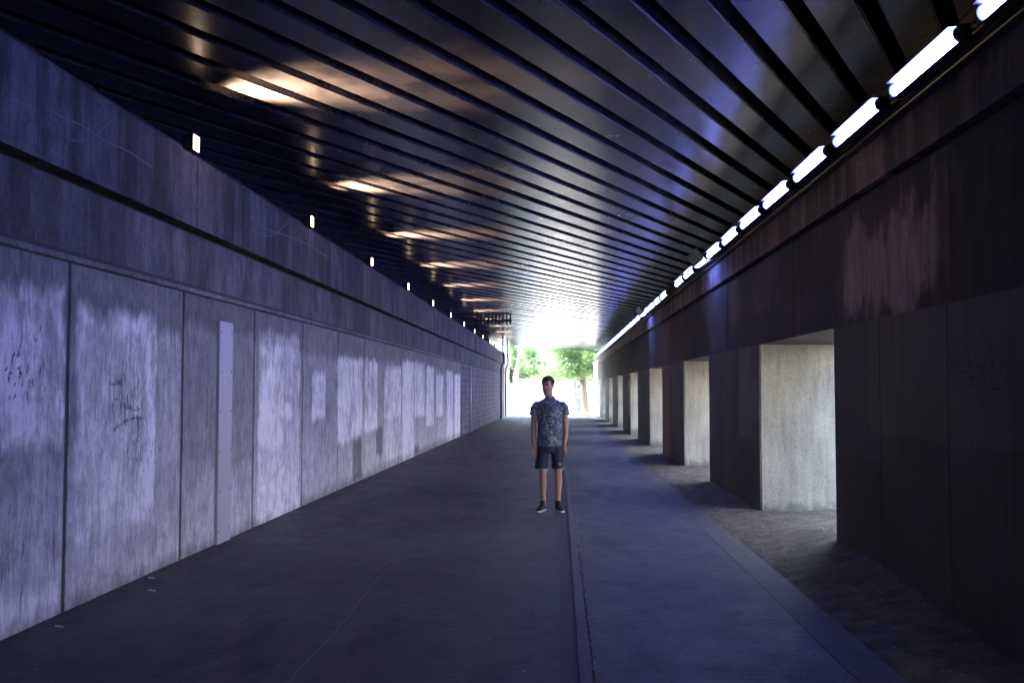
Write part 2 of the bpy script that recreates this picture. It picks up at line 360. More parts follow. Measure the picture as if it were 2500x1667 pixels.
# dirt verge, with a low bank near the first opening
def dirt_h(x, y):
    t = min(1, max(0, (x - 1.9) / .8)); bank = math.exp(-((y - 9.2) / 2.6) ** 2) * .17 + math.exp(-((y - 2) / 3) ** 2) * .06
    h = bank * t + noise.fractal(Vector((x*1.3, y*1.3, 0)), .8, 2.1, 4) * .03 * t + noise.noise(Vector((x*9, y*9, 3))) * .012 * t
    return gz(y) + h + .004 - .012 * (1 - t) + (.0 if x > 1.95 else -.01)
vs, fs = [], []
NX, NY = 44, 560
for j in range(NY + 1):
    y = -8 + 74 * (j / NY) ** 1.25
    for i in range(NX + 1):
        x = 1.88 + 5.0 * i / NX; vs.append((x, y, dirt_h(x, y)))
for j in range(NY):
    for i in range(NX):
        a = j * (NX + 1) + i; fs.append((a, a + 1, a + NX + 2, a + NX + 1))
d = obj('dirt_verge', (vs, [], fs), M['dirt'], smooth=True); tag(d, kind='structure')

# ------------------------------------------------------------------ left wall
lw = empty('concrete_wall', (XL, 0, 0), 'long panelled concrete wall on the left with lighter painted-over patches and a parapet', 'wall')
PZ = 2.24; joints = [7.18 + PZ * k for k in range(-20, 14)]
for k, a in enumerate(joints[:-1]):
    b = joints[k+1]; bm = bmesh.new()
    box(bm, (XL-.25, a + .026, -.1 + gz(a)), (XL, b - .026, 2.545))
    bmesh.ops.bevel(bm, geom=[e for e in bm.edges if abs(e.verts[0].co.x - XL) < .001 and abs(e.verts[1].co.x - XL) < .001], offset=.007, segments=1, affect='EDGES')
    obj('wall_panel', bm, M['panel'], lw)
    bm = bmesh.new(); box(bm, (XL-.2, b - .0255, -.1 + gz(a)), (XL-.012, b + .0255, 2.54)); obj('joint_seal', bm, M['sealant'], lw)
YP = joints[-1]     # panels end here, block wall beyond
boxobj('block_wall_face', (XL-.3, YP + .03, -.5), (XL-.03, 65.6, 2.56), M['block'], lw)
boxobj('ledge_trim', (XL-.25, Y0, 2.555), (XL + .022, YP, 2.598), M['trim'], lw, .006)
boxobj('ledge_trim', (XL-.25, Y0, 2.602), (XL + .006, YP, 2.63), M['groove'], lw)
boxobj('wall_beam', (XL-.25, Y0, 2.632), (XL - .008, YP, 3.13), M['beam'], lw)
boxobj('wall_beam', (XL-.25, YP + .01, 2.57), (XL - .02, 65.6, 3.13), M['beam'], lw)
boxobj('recess', (XL-.3, Y0, 3.132), (XL-.12, 65.6, 3.20), M['groove'], lw)
# parapet: segments with a slightly crumbled top edge
def parapet(y0, y1, zt, jag=0.0, step=.12):
    bm = bmesh.new(); n = max(2, int((y1-y0)/step)); prev = None
    for i in range(n + 1):
        y = y0 + (y1-y0)*i/n; zz = zt + noise.noise(Vector((y*.9, 3, 1)))*.012 + (max(0, noise.noise(Vector((y*2.3, 0, 0))))*-jag)
        cur = [bm.verts.new(p) for p in [(XL+.03, y, 3.20), (XL+.03, y, zz), (XL-.20, y, zz + .01), (XL-.20, y, 3.20)]]
        if prev:
            for q in range(4): bm.faces.new([prev[q], cur[q], cur[(q+1)%4], prev[(q+1)%4]])
        else: bm.faces.new(cur[::-1])
        prev = cur
    bm.faces.new(prev); bmesh.ops.recalc_face_normals(bm, faces=bm.faces[:])
    return obj('parapet', bm, M['parapet'], lw)
for a, b, jg in [(-43.9, -10, 0), (-9.98, -1.2, 0), (-1.18, 9.65, .01), (9.665, 20.6, .015), (20.615, 31.5, .02), (31.515, 42.4, .05), (42.75, 55, .14), (55.02, 65.6, .1)]:
    parapet(a, b, 3.90, jg)
boxobj('cover_strip', (XL-.01, 10.36, -.04), (XL + .035, 10.78, 2.33), M['metal_grey'], lw, .005)
bm = bmesh.new()
for i in range(6):
    for yy in (10.40, 10.74): ellipsoid(bm, (XL + .036, yy, .12 + i*.42), (.004, .010, .010), 8, 6)
obj('screw', bm, M['housing'] if 'housing' in M else M['groove'], lw)
# gap above the parapet: bearing shelf and dark abutment wall behind it
ab = empty('abutment_wall', (-4.6, 0, 0), 'dark sooty abutment wall behind and above the left parapet', 'wall')
boxobj('abutment_face', (-4.9, Y0, 3.0), (-4.6, 66.0, 5.0), M['dark_concrete'], ab)
boxobj('bearing_shelf', (-4.59, Y0, 3.0), (XL-.21, 65.6, 3.80), M['dark_concrete'], ab)
for k in range(26):
    y = 2.6 + k * 2.35
    boxobj('bearing_block', (-4.4, y, 3.80), (XL-.28, y + .42, 4.12), M['beam'], ab, .01)

# ------------------------------------------------------------------ right wall with openings
rw = empty('pier_wall', (XR, 0, 0), 'stained concrete wall on the right carried on square piers with daylight openings', 'wall')
PER = 8.12; PN = [5.2 + .125 + PER * k for k in range(-4, 8)]     # near edges of the piers
OPEN = []
for k, a in enumerate(PN):
    b = a + 4.5
    if k == 2: a = Y0  # openings behind the camera filled in solid, added to block daylight
    if k < 2: continue
    bm = bmesh.new()
    vsx = box(bm, (XR, a, -.5), (XR + 1.2, b, 2.20))
    bmesh.ops.bevel(bm, geom=[e for e in bm.edges if abs(e.verts[0].co.x-XR) < .01 and abs(e.verts[1].co.x-XR) < .01 and abs(e.verts[0].co.y-e.verts[1].co.y) < .01], offset=.02, segments=2, affect='EDGES')
    o = obj('pier', bm, M['pier'], rw); o.data.materials.append(M['jamb'])
    for p in o.data.polygons:
        if abs(p.normal.y) > .9: p.material_index = 1
    # construction joint on the pier face
    for q in (1.65, 3.1):
        boxobj('pier_joint', (XR - .003, a + q, 0), (XR + .01, a + q + .014, 2.19), M['groove'], rw)
boxobj('lintel_wall', (XR + .012, Y0, 2.202), (XR + 1.2, 70.0, 3.285), M['lintel'], rw)
boxobj('recess', (XR + .09, Y0, 3.287), (XR + 1.0, 70.0, 3.35), M['groove'], rw)
boxobj('upper_band', (XR - .01, Y0, 3.352), (XR + .5, 70.0, 3.70), M['right_upper'], rw)
for y in (2.0, 6.9, 11.5, 16.0, 20.6, 25.2, 29.8, 34.4, 39, 44, 50):
    boxobj('wall_joint', (XR + .008, y, 2.21), (XR + .03, y + .014, 3.27), M['groove'], rw)
boxobj('coping', (XR - .045, Y0, 3.702), (XR + .5, 70.0, 3.74), M['dark_concrete'], rw)
ar = empty('abutment_wall', (4.0, 0, 3.3), 'dark recessed wall above the right-hand lamp row', 'wall')
boxobj('abutment_face', (3.45, Y0, 3.742), (3.9, 72.0, 5.0), M['dark_concrete'], ar)

# ------------------------------------------------------------------ bridge deck: troughed beams running obliquely over the path
HC = 1.62 + 2.96
TH = R(26.2); dx_, dy_ = math.sin(TH), math.cos(TH); T = math.tan(TH)
dk = empty('bridge_deck', (0, 20, HC), 'dark glossy bridge deck of oblique parallel beams overhead', 'bridge')
PB = 1.136; GAP = .32          # along the axis: beam period and the width of the dark gap
XA, XB = -4.6, 3.42
def shear_box(bm, c0, c1, z0, z1, xa=XA, xb=XB):
    vv = []
    for z in (z0, z1):
        for c, x in ((c0, xa), (c0, xb), (c1, xb), (c1, xa)): vv.append(bm.verts.new((x, c + x / T, z)))
    for f in [(0,3,2,1),(4,5,6,7),(0,1,5,4),(1,2,6,5),(2,3,7,6),(3,0,4,7)]: bm.faces.new([vv[i] for i in f])
C_OFF = 9.63*2.96/3.4 + GAP    # a gap starts at z = 8.38 on the axis; the beam follows it
k0, k1 = -19, 58
for k in range(k0, k1 + 1):
    c = C_OFF + k * PB
    bm = bmesh.new(); jz = rnd.uniform(-.006, .006)
    shear_box(bm, c, c + PB - GAP + rnd.uniform(-.01, .01), HC + jz, HC + .34)
    bmesh.ops.bevel(bm, geom=[e for e in bm.edges if e.verts[0].co.z < HC + .1 and e.verts[1].co.z < HC + .1], offset=.014, segments=2, affect='EDGES')
    obj('deck_beam', bm, M['deck'], dk)
CE = C_OFF + k1 * PB + PB - GAP
bm = bmesh.new(); shear_box(bm, C_OFF + k0 * PB - 26, CE - .02, HC + .345, HC + 1.25, -5.2, 4.0); obj('deck_slab', bm, M['dark_concrete'], dk)

# ------------------------------------------------------------------ strip lamps on the right
LY0, LSP = 6.59 + .12, 1.51
def make_lamp(name='strip_lamp'):
    """local: axis along Y, the light faces -X and down once rotated"""
    root = bpy.data.objects.new(name, None); COL.objects.link(root); root.empty_display_size = .1
    r = .044; L = 1.15; ns = 7
    bm = bmesh.new(); prev = None
    for j in range(2):
        y = (-L/2, L/2)[j]
        cur = [bm.verts.new((-r*math.cos(math.pi*(i/ns-.5))*1.0, y, r*math.sin(math.pi*(i/ns-.5)))) for i in range(ns+1)]
        if prev:
            for i in range(ns): bm.faces.new([prev[i], prev[i+1], cur[i+1], cur[i]])
        prev = cur
    bmesh.ops.recalc_face_normals(bm, faces=bm.faces[:])
    d = part('diffuser', bm, M['diffuser'], root, True)
    bm = bmesh.new(); box(bm, (.002, -L/2-.02, -.058), (.05, L/2+.02, .058)); part('housing', bm, M['housing'], root)
    bm = bmesh.new(); box(bm, (-.078, -L/2, .050), (.0, L/2, .056)); box(bm, (-.034, -L/2-.02, -.060), (.0, L/2+.02, -.055)); part('hood', bm, M['black'], root)
    for s in (-1, 1):
        bm = bmesh.new(); tube(bm, [(0, s*(L/2+.002), 0), (0, s*(L/2+.03), 0), (0, s*(L/2+.05), 0)], [.057, .055, .035], 16)
        part('end_cap', bm, M['black'], root, False)
        bm = bmesh.new(); box(bm, (.02, s*.45-.02, -.03), (.12, s*.45+.02, .03)); part('bracket', bm, M['housing'], root)
    return root
def copy_tree(o, parent=None):
    c = o.copy(); COL.objects.link(c); c.parent = parent
    for ch in list(o.children): copy_tree(ch, c)
    return c
proto = make_lamp(); n = 0; used = False
for k in range(-5, 41):
    if k == 10: continue
    yy = LY0 + LSP * k
    if yy > 67.5: break
    if k < -1: continue
    n += 1
    if not used: L_ = proto; used = True
    else: L_ = copy_tree(proto)
    L_.location = (XR - .20, yy, 1.62 + 2.155)
    L_.rotation_euler = (0, R(-3 + rnd.uniform(-3, 3)), R(rnd.uniform(-.4, .4)))
    if k in (7, 15):
        L_.rotation_euler = (0, R(-72), R(.8)); L_.location.z += .03
        bm = bmesh.new()
        for i in range(9):
            bmw = [( -.02, -.5 + i*.125, .05), (.04, -.5+i*.125, .16), (.09, -.5+i*.125, .2)]
            tube(bm, bmw, .004, 5)
        for q in ((-.02,.05),(.04,.16),(.09,.2),(.01,.105)): tube(bm, [(q[0], -.55, q[1]), (q[0], .55, q[1])], .004, 5)
        part('wire_guard', bm, M['wire'], L_)
    lab = '%s blue-white strip lamp of the wall row, counted from the top right corner' % ordinal(n)
    if n == 1: lab = 'nearest blue-white strip lamp, cut off by the top right corner'
    if k == 7: lab = 'blue-white strip lamp twisted downwards with a loose wire guard above it'
    if k == 15: lab = 'blue-white strip lamp twisted downwards far beyond the empty place in the lamp row'
    if k == 9: lab = 'blue-white strip lamp just before the empty place in the lamp row'
    if k == 11: lab = 'blue-white strip lamp just beyond the empty place in the lamp row'
    tag(L_, lab, 'lamp', 'strip lamps along the top of the right wall')
# cables and the mounting rail behind the lamps
bm = bmesh.new()
box(bm, (XR - .10, Y0, 3.745), (XR - .055, 68, 3.80))
tag(obj('mounting_rail', bm, M['housing']), 'dark metal rail carrying the row of strip lamps', 'rail')
bm = bmesh.new(); pts = []
y = -3.0
while y < 68:
    ph = ((y - LY0) / LSP) % 1
    pts.append((XR - .13 + .01*math.sin(y*3), y, 3.885 - .055*math.sin(math.pi*ph) + noise.noise(Vector((y,0,0)))*.03)); y += .19
tube(bm, pts, .008, 6)
pts2 = [(p[0] - .04 + noise.noise(Vector((p[1]*1.3, 5, 0)))*.05, p[1], p[2] + .06 + noise.noise(Vector((p[1], 9, 0)))*.05) for p in pts]
tube(bm, pts2, .005, 5)
tag(obj('lamp_cable', bm, M['black'], smooth=True), 'thin black cable sagging from lamp to lamp above the right wall', 'cable')

# ------------------------------------------------------------------ warm floodlights on the left parapet
def make_flood():
    root = bpy.data.objects.new('floodlight', None); COL.objects.link(root); root.empty_display_size = .1
    rot = Matrix.Rotation(R(-34), 3, 'Y')       # lens tipped up
    bm = bmesh.new(); box(bm, (-.08, -.085, -.085), (.03, .085, .085)); 
    for v in bm.verts:
        if v.co.x < 0: v.co.y *= .75; v.co.z *= .7
    part('housing', bm, M['black'], root)
    bm = bmesh.new(); box(bm, (.031, -.07, -.074), (.037, .07, .074)); part('lens', bm, M['flood_lens'], root)
    bm = bmesh.new(); 
    for s in (-1, 1): box(bm, (-.05, s*.095-.006, -.16), (-.01, s*.095+.006, .02))
    box(bm, (-.05, -.101, -.17), (-.01, .101, -.158)); part('bracket', bm, M['housing'], root)
    l = bpy.data.lights.new('flood_bulb', 'SPOT'); l.energy = FLOOD_W; l.color = FLOOD_COL; l.spot_size = R(70); l.spot_blend = 1.0; l.shadow_soft_size = .08
    lo = bpy.data.objects.new('bulb', l); COL.objects.link(lo); lo.parent = root; lo.location = (.07, 0, .03)
    aim = Vector((.86, -.05, .50)); lo.rotation_euler = (-aim).to_track_quat('Z', 'Y').to_euler()
    return root
fl = make_flood()
for k in range(0, 11):
    o = fl if k == 0 else copy_tree(fl)
    o.location = (XL - .07, 9.96 - .17 + 4.72 * k, 4.075)
    o.rotation_euler = (0, 0, R(rnd.uniform(-3, 3)))
    lab = 'warm floodlight on the left parapet, %s from the camera' % ordinal(k+1)
    if k == 0: lab = 'nearest and largest warm floodlight standing on the left parapet'
    tag(o, lab, 'floodlight', 'warm floodlights on the left parapet')

# ------------------------------------------------------------------ pipes, pole, hanging rack
def pipe(y, name, lab, x=XL + .06):
    bm = bmesh.new(); tube(bm, [(x, y, gz(y)), (x, y, 2.7), (x + .02, y, 2.95), (x + .16, y, 3.2), (x + .16, y, 3.6), (x + .1, y, 3.95), (x+.1, y, HC - .02)], .055, 10)
    tag(obj(name, bm, M['pipe'], smooth=True), lab, 'pipe', 'drainpipes at the far end of the left wall')
pipe(60.8, 'drainpipe', 'dark cranked drainpipe on the far block wall, the nearer of two')
pipe(65.75, 'drainpipe', 'dark cranked drainpipe at the very end of the left wall')
bm = bmesh.new(); tube(bm, [(XL + .07, 39.9, gz(40)), (XL + .04, 39.9, 2.52)], .04, 10)
tag(obj('post', bm, M['pole'], smooth=True), 'thin pale post against the left wall where the panels end', 'post')
rk = empty('pipe_rack', (-2.8, 41, 4.42), 'dark rack with stubby hangers slung under the deck far along the left', 'rack')
bm = bmesh.new(); box(bm, (-3.5, 40.95, 4.36), (-1.95, 41.07, 4.45)); obj('rail', bm, M['black'], rk)
for i in range(10):
    x = -3.35 + i * .15; bm = bmesh.new(); h = rnd.uniform(.06, .16)
    tube(bm, [(x, 40.9, 4.57), (x, 40.9, 4.40), (x, 40.9, 4.36 - h*.6), (x, 40.9, 4.34 - h)], [.028, .036, .036, .02], 8); obj('hanger', bm, M['black'], rk)

# ------------------------------------------------------------------ writing and marks
def ribbon(bm, pts, side, wdt, off=.003):
    """pts in (y, z) on the wall plane x=side; flat ribbon standing proud"""
    s = 1 if side > 0 else -1
    x = side - s * off if side > 0 else side + off
    for (a, b) in zip(pts, pts[1:]):
        a = Vector(a); b = Vector(b); d = (b-a)
        if d.length < 1e-5: continue
        nrm = Vector((-d.y, d.x)).normalized() * wdt / 2; e = d.normalized() * wdt * .25; a2 = a - e; b2 = b + e
        for t in (0,):
            q = [bm.verts.new((x - s*rnd.uniform(0, .0005), p.x, p.y)) for p in (a2-nrm, b2-nrm, b2+nrm, a2+nrm)]
            bm.faces.new(q)
def arc(cx, cz, ry, rz, a0, a1, n=14): return [(cx + ry*math.cos(R(a0+(a1-a0)*i/n)), cz + rz*math.sin(R(a0+(a1-a0)*i/n))) for i in range(n+1)]
# tag on the near pier: photo position (2310..2460, 830..950) px -> y on the wall, height
def rp(px, py):      # source pixel -> (y, z) on the right wall plane
    X = XR; z = 2445 * X / (px - 1366); return (z + .125, 1.62 + (948 - py) * z / 2445)
def lp(px, py, X=-3.6):
    z = 2445 * -X / (1366 - px); return (z - .17, 1.62 + (948 - py) * z / 2445)
def tp(zx, zy): return rp(2000 + zx / 2.24, 600 + zy / 2.24)
def curve(pts, n=5):
    out = []
    P = [pts[0]] + list(pts) + [pts[-1]]
    for i in range(1, len(P)-2):
        for t in range(n):
            u = t / n; a, b, c, d = P[i-1], P[i], P[i+1], P[i+2]
            out.append(tuple(.5*((2*b[q]) + (-a[q]+c[q])*u + (2*a[q]-5*b[q]+4*c[q]-d[q])*u*u + (-a[q]+3*b[q]-3*c[q]+d[q])*u**3) for q in (0, 1)))
    out.append(tuple(P[-1])); return out
bm = bmesh.new()
for st in [[(722,705),(722,640),(712,600)], [(712,600),(735,660),(752,612),(752,660)], [(790,600),(765,630),(765,670),(790,690),(812,670),(815,625),(790,600)],
           [(808,550),(822,630),(828,700)], [(865,580),(830,640)], [(830,640),(890,660)], [(815,712),(845,735),(825,755),(865,770),(882,740),(868,728),(820,715)],
           [(912,690),(900,640),(925,590),(935,580),(950,640),(968,700)], [(890,635),(930,650),(960,665)], [(1000,690),(985,650),(1010,635),(1030,690),(1000,765),(960,785),(915,760),(890,700),(905,640)],
           [(920,510),(925,545),(945,555),(955,530)]]:
    ribbon(bm, curve([tp(*p) for p in st]), XR, .014)
obj('graffiti_tag', bm, M['paint_dark'], rw)
bm = bmesh.new()
def zp(zx, zy): return lp(zx / 2.613, 700 + zy / 2.613)
for st in [[(712,590),(712,622),(735,622)], [(738,598),(732,615),(742,628),(752,612),(742,598)], [(752,596),(760,628),(768,596)], [(785,598),(770,600),(772,630),(788,628)], [(771,614),(784,613)],
           [(775,735),(782,770),(788,740)], [(800,735),(800,768)], [(812,750),(812,776),(825,776),(825,750)], [(835,760),(835,780),(845,760),(848,782)], [(862,755),(855,785),(875,788)], [(880,762),(895,780),(880,785)], [(735,720),(760,716)], [(820,690),(818,735)], [(770,690),(772,735)]]:
    ribbon(bm, [zp(*p) for p in st], XL, .008)
obj('faded_writing', bm, M['paint_red'], lw)
bm = bmesh.new()
def scuffs(y0, y1, z0, z1, n, l0, l1, w0, w1):
    for i in range(n):
        y = rnd.gauss((y0+y1)/2, (y1-y0)/3.4); z = rnd.gauss((z0+z1)/2, (z1-z0)/3.4); l = rnd.uniform(l0, l1)
        ribbon(bm, curve([(y, z), (y + rnd.uniform(-.012, .012), z - l*.5), (y + rnd.uniform(-.02, .02), z - l)], 2), XL, rnd.uniform(w0, w1))
scuffs(7.9, 8.7, 1.1, 2.0, 60, .02, .11, .003, .010); scuffs(6.3, 6.9, 1.5, 2.0, 40, .01, .05, .004, .014); scuffs(8.0, 8.7, .9, 1.3, 30, .01, .04, .004, .009)
scuffs(10.9, 11.6, .4, 1.6, 24, .03, .12, .002, .005); scuffs(12.2, 13.6, .2, 1.2, 34, .03, .14, .002, .005); scuffs(14.2, 16, .2, 1.4, 26, .03, .14, .003, .006); scuffs(5.6, 7.1, .1, 1.1, 34, .04, .16, .002, .006); scuffs(9.5, 10.3, .3, 1.2, 26, .04, .14, .002, .005)
for j in range(26):
    t = j / 25; y, z = zp(735 + 200*t, 905 - 75*math.sin(min(1, t*1.5)*math.pi/2)); ribbon(bm, [(y, z + rnd.uniform(-.01,.02)), (y + rnd.uniform(-.01,.02), z - rnd.uniform(.01,.03))], XL, rnd.uniform(.006, .016))
obj('scuff_mark', bm, simple('dark_scuff', (.15, .148, .16), .85, var=.5, scale=40), lw)
bm = bmesh.new()
def bp(zx, zy): return lp(zx / 2.351, zy / 2.351, -3.57)
for st, wd in [([(235,600),(330,655),(440,705),(520,755),(600,805),(700,850),(790,905),(860,955)], .014), ([(240,700),(330,765),(400,795),(470,795),(540,755),(600,700),(650,640)], .009),
           ([(1100,1150),(1130,1180),(1150,1110)], .010), ([(1440,1320),(1500,1350),(1560,1345),(1620,1300),(1660,1260)], .012), ([(1430,1240),(1520,1310),(1640,1350),(1760,1400),(1850,1460),(1880,1470)], .016)]:
    ribbon(bm, curve([bp(*p) for p in st], 4), XL + .03, wd)
obj('scratch_mark', bm, M['chalk'], lw)
bm = bmesh.new()
for i in range(46):
    y = rnd.uniform(37.75, 38.6) ; z = rnd.uniform(.75, 1.95); ribbon(bm, curve([(y, z), (y + rnd.uniform(-.1,.1), z - rnd.uniform(.03,.12)), (y + rnd.uniform(-.12,.12), z - rnd.uniform(.12,.3))], 3), XR, .03)
obj('graffiti_tag', bm, M['paint_white'], rw)
# small sticker on the cover strip
bm = bmesh.new(); cy, cz = lp(549, 920, -3.57)
for q in (arc(cy, cz, .03, .045, 20, 330, 10), arc(cy+.01, cz-.05, .03, .03, 200, 400, 8)): ribbon(bm, q, XL + .0365, .012)
obj('sticker', bm, M['paint_white'], lw)

def gpt(px, py):
    z = 2445 * 1.62 / (py - 948); X = (px - 1366) * z / 2445; return Vector((X, z + .047 * X, 0))
path_obj = bpy.data.objects['path']
for line, wd, mt in (([(705,1667),(745,1620),(800,1560),(850,1505),(905,1430),(935,1400),(985,1358)], .007, CRK), ([(1060,1345),(1095,1300),(1130,1250)], .006, CRK), ([(880,1420),(960,1360),(1040,1300)], .006, CRK),
                     ([(590,1520),(640,1485),(700,1450)], .008, M['groove']), ([(1190,1235),(1140,1228),(1135,1234),(1160,1239),(1300,1243)], .03, M['strip'])):  # last ribbon is the man's cast shadow, drawn dark on the path
    pp = [gpt(*p) for p in line]; cc = curve([(p.x, p.y) for p in pp], 5); bm = bmesh.new(); prev = None
    for i, (a, b) in enumerate(cc):
        nx = cc[min(i+1, len(cc)-1)]; pv = cc[max(i-1, 0)]; d = Vector((nx[0]-pv[0], nx[1]-pv[1])).normalized(); n2 = Vector((-d.y, d.x)) * wd * rnd.uniform(.3, .8)
        j = rnd.uniform(-.01, .01); cur = [bm.verts.new((a + n2.x + j, b + n2.y, .0035)), bm.verts.new((a - n2.x + j, b - n2.y, .0035))]
        if prev: bm.faces.new([prev[0], prev[1], cur[1], cur[0]])
        prev = cur
    bmesh.ops.recalc_face_normals(bm, faces=bm.faces[:]); c_ = obj('crack_and_shadow', bm, mt); c_.parent = path_obj; tag(c_, kind='structure')

# ------------------------------------------------------------------ litter
def pebble(bm, x, y, r):
    m = Matrix.Translation((x, y, gz(y) + r*.5)) @ Matrix.Rotation(rnd.uniform(0, 6), 4, 'Z') @ Matrix.Diagonal((1, rnd.uniform(.6, 1), .6, 1))
    bmesh.ops.create_icosphere(bm, subdivisions=1, radius=r, matrix=m)
bm = bmesh.new()
for i in range(210):
    y = 4.2 + 12 * rnd.random(); pebble(bm, .193 + rnd.gauss(0, .006), y, rnd.uniform(.003, .009))
for i in range(90): pebble(bm, rnd.uniform(.25, 1.7), rnd.uniform(3.5, 14), rnd.uniform(.002, .005))
for i in range(160): pebble(bm, -3.55 + 3.5*rnd.random()**1.7, rnd.uniform(3.8, 15), rnd.uniform(.002, .0055))
tag(obj('gravel', bm, simple('pale_grit', (.45, .44, .42), .8)), 'pale grit caught in the joint beside the flush kerb', 'grit', kind='stuff')
bm = bmesh.new()
for i in range(2600):
    y = 3.5 + 18 * rnd.random() ** 1.3; x = rnd.uniform(2.0, 4.4)
    r = rnd.uniform(.004, .015) ; m = Matrix.Translation((x, y, dirt_h(x, y) + r*.3)) @ Matrix.Rotation(rnd.uniform(0, 6), 4, 'Z') @ Matrix.Diagonal((1, rnd.uniform(.5, 1), .5, 1))
    bmesh.ops.create_icosphere(bm, subdivisions=1, radius=r, matrix=m)
tag(obj('rubble', bm, simple('dusty_stones', (.22, .20, .18), .9, var=.6, scale=14)), 'small stones and crumbs scattered over the dirt verge', 'rubble', kind='stuff')
lvs, lfs = [], []
for i in range(750):
    y = 3.6 + 20 * rnd.random() ** 1.2; x = 1.95 + abs(rnd.gauss(0, .45)) if rnd.random() < .45 else rnd.uniform(1.95, 4.4)
    if rnd.random() < .08: x = rnd.uniform(1.2, 1.95)
    a = rnd.uniform(0, 6.28); q = rnd.uniform(.010, .026); h = (dirt_h(x, y) if x > 1.93 else .004) + .006; c, s_ = math.cos(a)*q, math.sin(a)*q; b = len(lvs)
    lvs += [(x-c, y-s_, h), (x+s_*.5, y-c*.5, h+rnd.uniform(0,.012)), (x+c, y+s_, h+rnd.uniform(0,.008)), (x-s_*.5, y+c*.5, h+rnd.uniform(0,.01))]; lfs.append((b, b+1, b+2, b+3))
tag(obj('leaf_litter', (lvs, [], lfs), simple('dead_leaves', (.16, .11, .065), .85, var=.6, scale=20)), 'dead leaves blown against the edge of the dirt verge', 'leaves', kind='stuff')
bt = simple('cigarette_paper', (.6, .55, .48), .8)
def gp(px, py):  # source pixel -> ground
    z = 2445 * 1.62 / (py - 948); X = (px - 1366) * z / 2445; return X, z + .047 * X
for (px, py, lab) in [(160, 1523, 'pale cigarette end on the asphalt by the first wall joint'), (380, 1407, 'pale cigarette end below the second wall joint, close to the wall'), (382, 1437, 'pale cigarette end below the second wall joint, further out on the path')]:
    X, Y = gp(px, py); bm = bmesh.new(); tube(bm, [(X-.03, Y+.01, .009 + gz(Y)), (X+.03, Y-.012, .009 + gz(Y))], .006, 8)
    tag(obj('cigarette_end', bm, bt), lab, 'litter', 'cigarette ends by the left wall')

# ------------------------------------------------------------------ person (local: x = right in the photo, -y towards the camera, z up)
def voxel(name, bm, size, mat, parent, smooth=2, factor=.5):
    me = bpy.data.meshes.new(name); bmesh.ops.recalc_face_normals(bm, faces=bm.faces[:]); bm.to_mesh(me); bm.free()
    tmp = bpy.data.objects.new(name + '_tmp', me); COL.objects.link(tmp)
    md = tmp.modifiers.new('r', 'REMESH'); md.mode = 'VOXEL'; md.voxel_size = size; md.use_smooth_shade = True
    if smooth: ms = tmp.modifiers.new('s', 'SMOOTH'); ms.iterations = smooth; ms.factor = factor
    dg = bpy.context.evaluated_depsgraph_get(); m2 = bpy.data.meshes.new_from_object(tmp.evaluated_get(dg))
    bpy.data.objects.remove(tmp); bpy.data.meshes.remove(me)
    m2.name = name; m2.materials.clear(); m2.materials.append(mat); m2.shade_smooth()
    o = bpy.data.objects.new(name, m2); COL.objects.link(o)
    if parent is not None: o.parent = parent
    return o
def eloft(bm, rings, n=24):      # rings: (cx, cy, z, rx, ry)
    ring_loft(bm, [((c[0], c[1], c[2]), (c[3], 0, 0), (0, c[4], 0)) for c in rings], n)

def skin_material():
    m = NT('skin'); m.P(True)
    m.base(m.mix(m.noise(14, 4), (.30, .16, .12), (.38, .215, .165))); m.rough(.5); m.b.inputs['Subsurface Weight'].default_value = 0.0
    m.bump(m.noise(90, 3), .1, .002); return m.m
def shirt_material():
    m = NT('floral_print_cotton'); m.P(True)
    a = m.noise(11, 5, (1,1,.8), .62, dist=1.4); b = m.noise(24, 4, off=(3,3,3), dist=1.0); c = m.noise(9, 4, (1, 1, .6), off=(7,1,2), dist=2.2)
    col = m.mix(m.rng(a, .42, .56), (.045, .055, .10), (.115, .125, .18))
    col = m.mix(m.rng(c, .53, .62), col, (.035, .038, .07))
    col = m.mix(m.math('MULTIPLY', m.rng(b, .53, .60), m.rng(a, .40, .55)), col, (.30, .32, .34))
    col = m.mix(m.rng(m.noise(30, 2, off=(1,9,4)), .62, .68), col, (.16, .20, .18))
    x = m.n('ShaderNodeSeparateXYZ'); m.l(m.P(), x.inputs[0])
    pl = m.math('MULTIPLY', m.rng(m.math('ABSOLUTE', m.math('SUBTRACT', x.outputs[0], .016)), .0, .004, 1, 0), m.rng(x.outputs[1], -.03, -.02, 1, 0))
    col = m.mix(m.math('MULTIPLY', pl, .7), col, (.01, .012, .03))
    m.base(col); m.rough(.85)
    m.bump(m.math('ADD', m.noise(5, 4, (1,1,.7), dist=1.6), m.math('MULTIPLY', m.noise(13, 3, (1.4,1,.5), dist=1.0), .5)), .9, .022); return m.m
def denim(name, c1, c2, sc=18):
    m = NT(name); m.P(True); m.base(m.mix(m.noise(sc, 6, rough=.7), c1, c2)); m.rough(.9)
    m.bump(m.math('ADD', m.noise(7, 4, dist=1.2), m.math('MULTIPLY', m.noise(140, 2), .2)), .6, .015); return m.m
MS = skin_material(); MSH = shirt_material(); MDN = denim('dark_denim', (.010, .013, .022), (.030, .036, .055)); MLD = denim('washed_denim', (.07, .14, .24), (.16, .26, .38))
MTH = simple('frayed_thread', (.42, .44, .48), .9, obj_space=True)
MCAP = simple('dark_cap_cloth', (.016, .020, .018), .85, var=.4, obj_space=True); MSHOE = simple('black_knit_trainer', (.010, .011, .014), .8, var=.4, scale=30, obj_space=True)
MSOLE = simple('white_sole', (.55, .56, .6), .6, obj_space=True); MHAIR = simple('dark_hair', (.02, .013, .009), .6, obj_space=True)
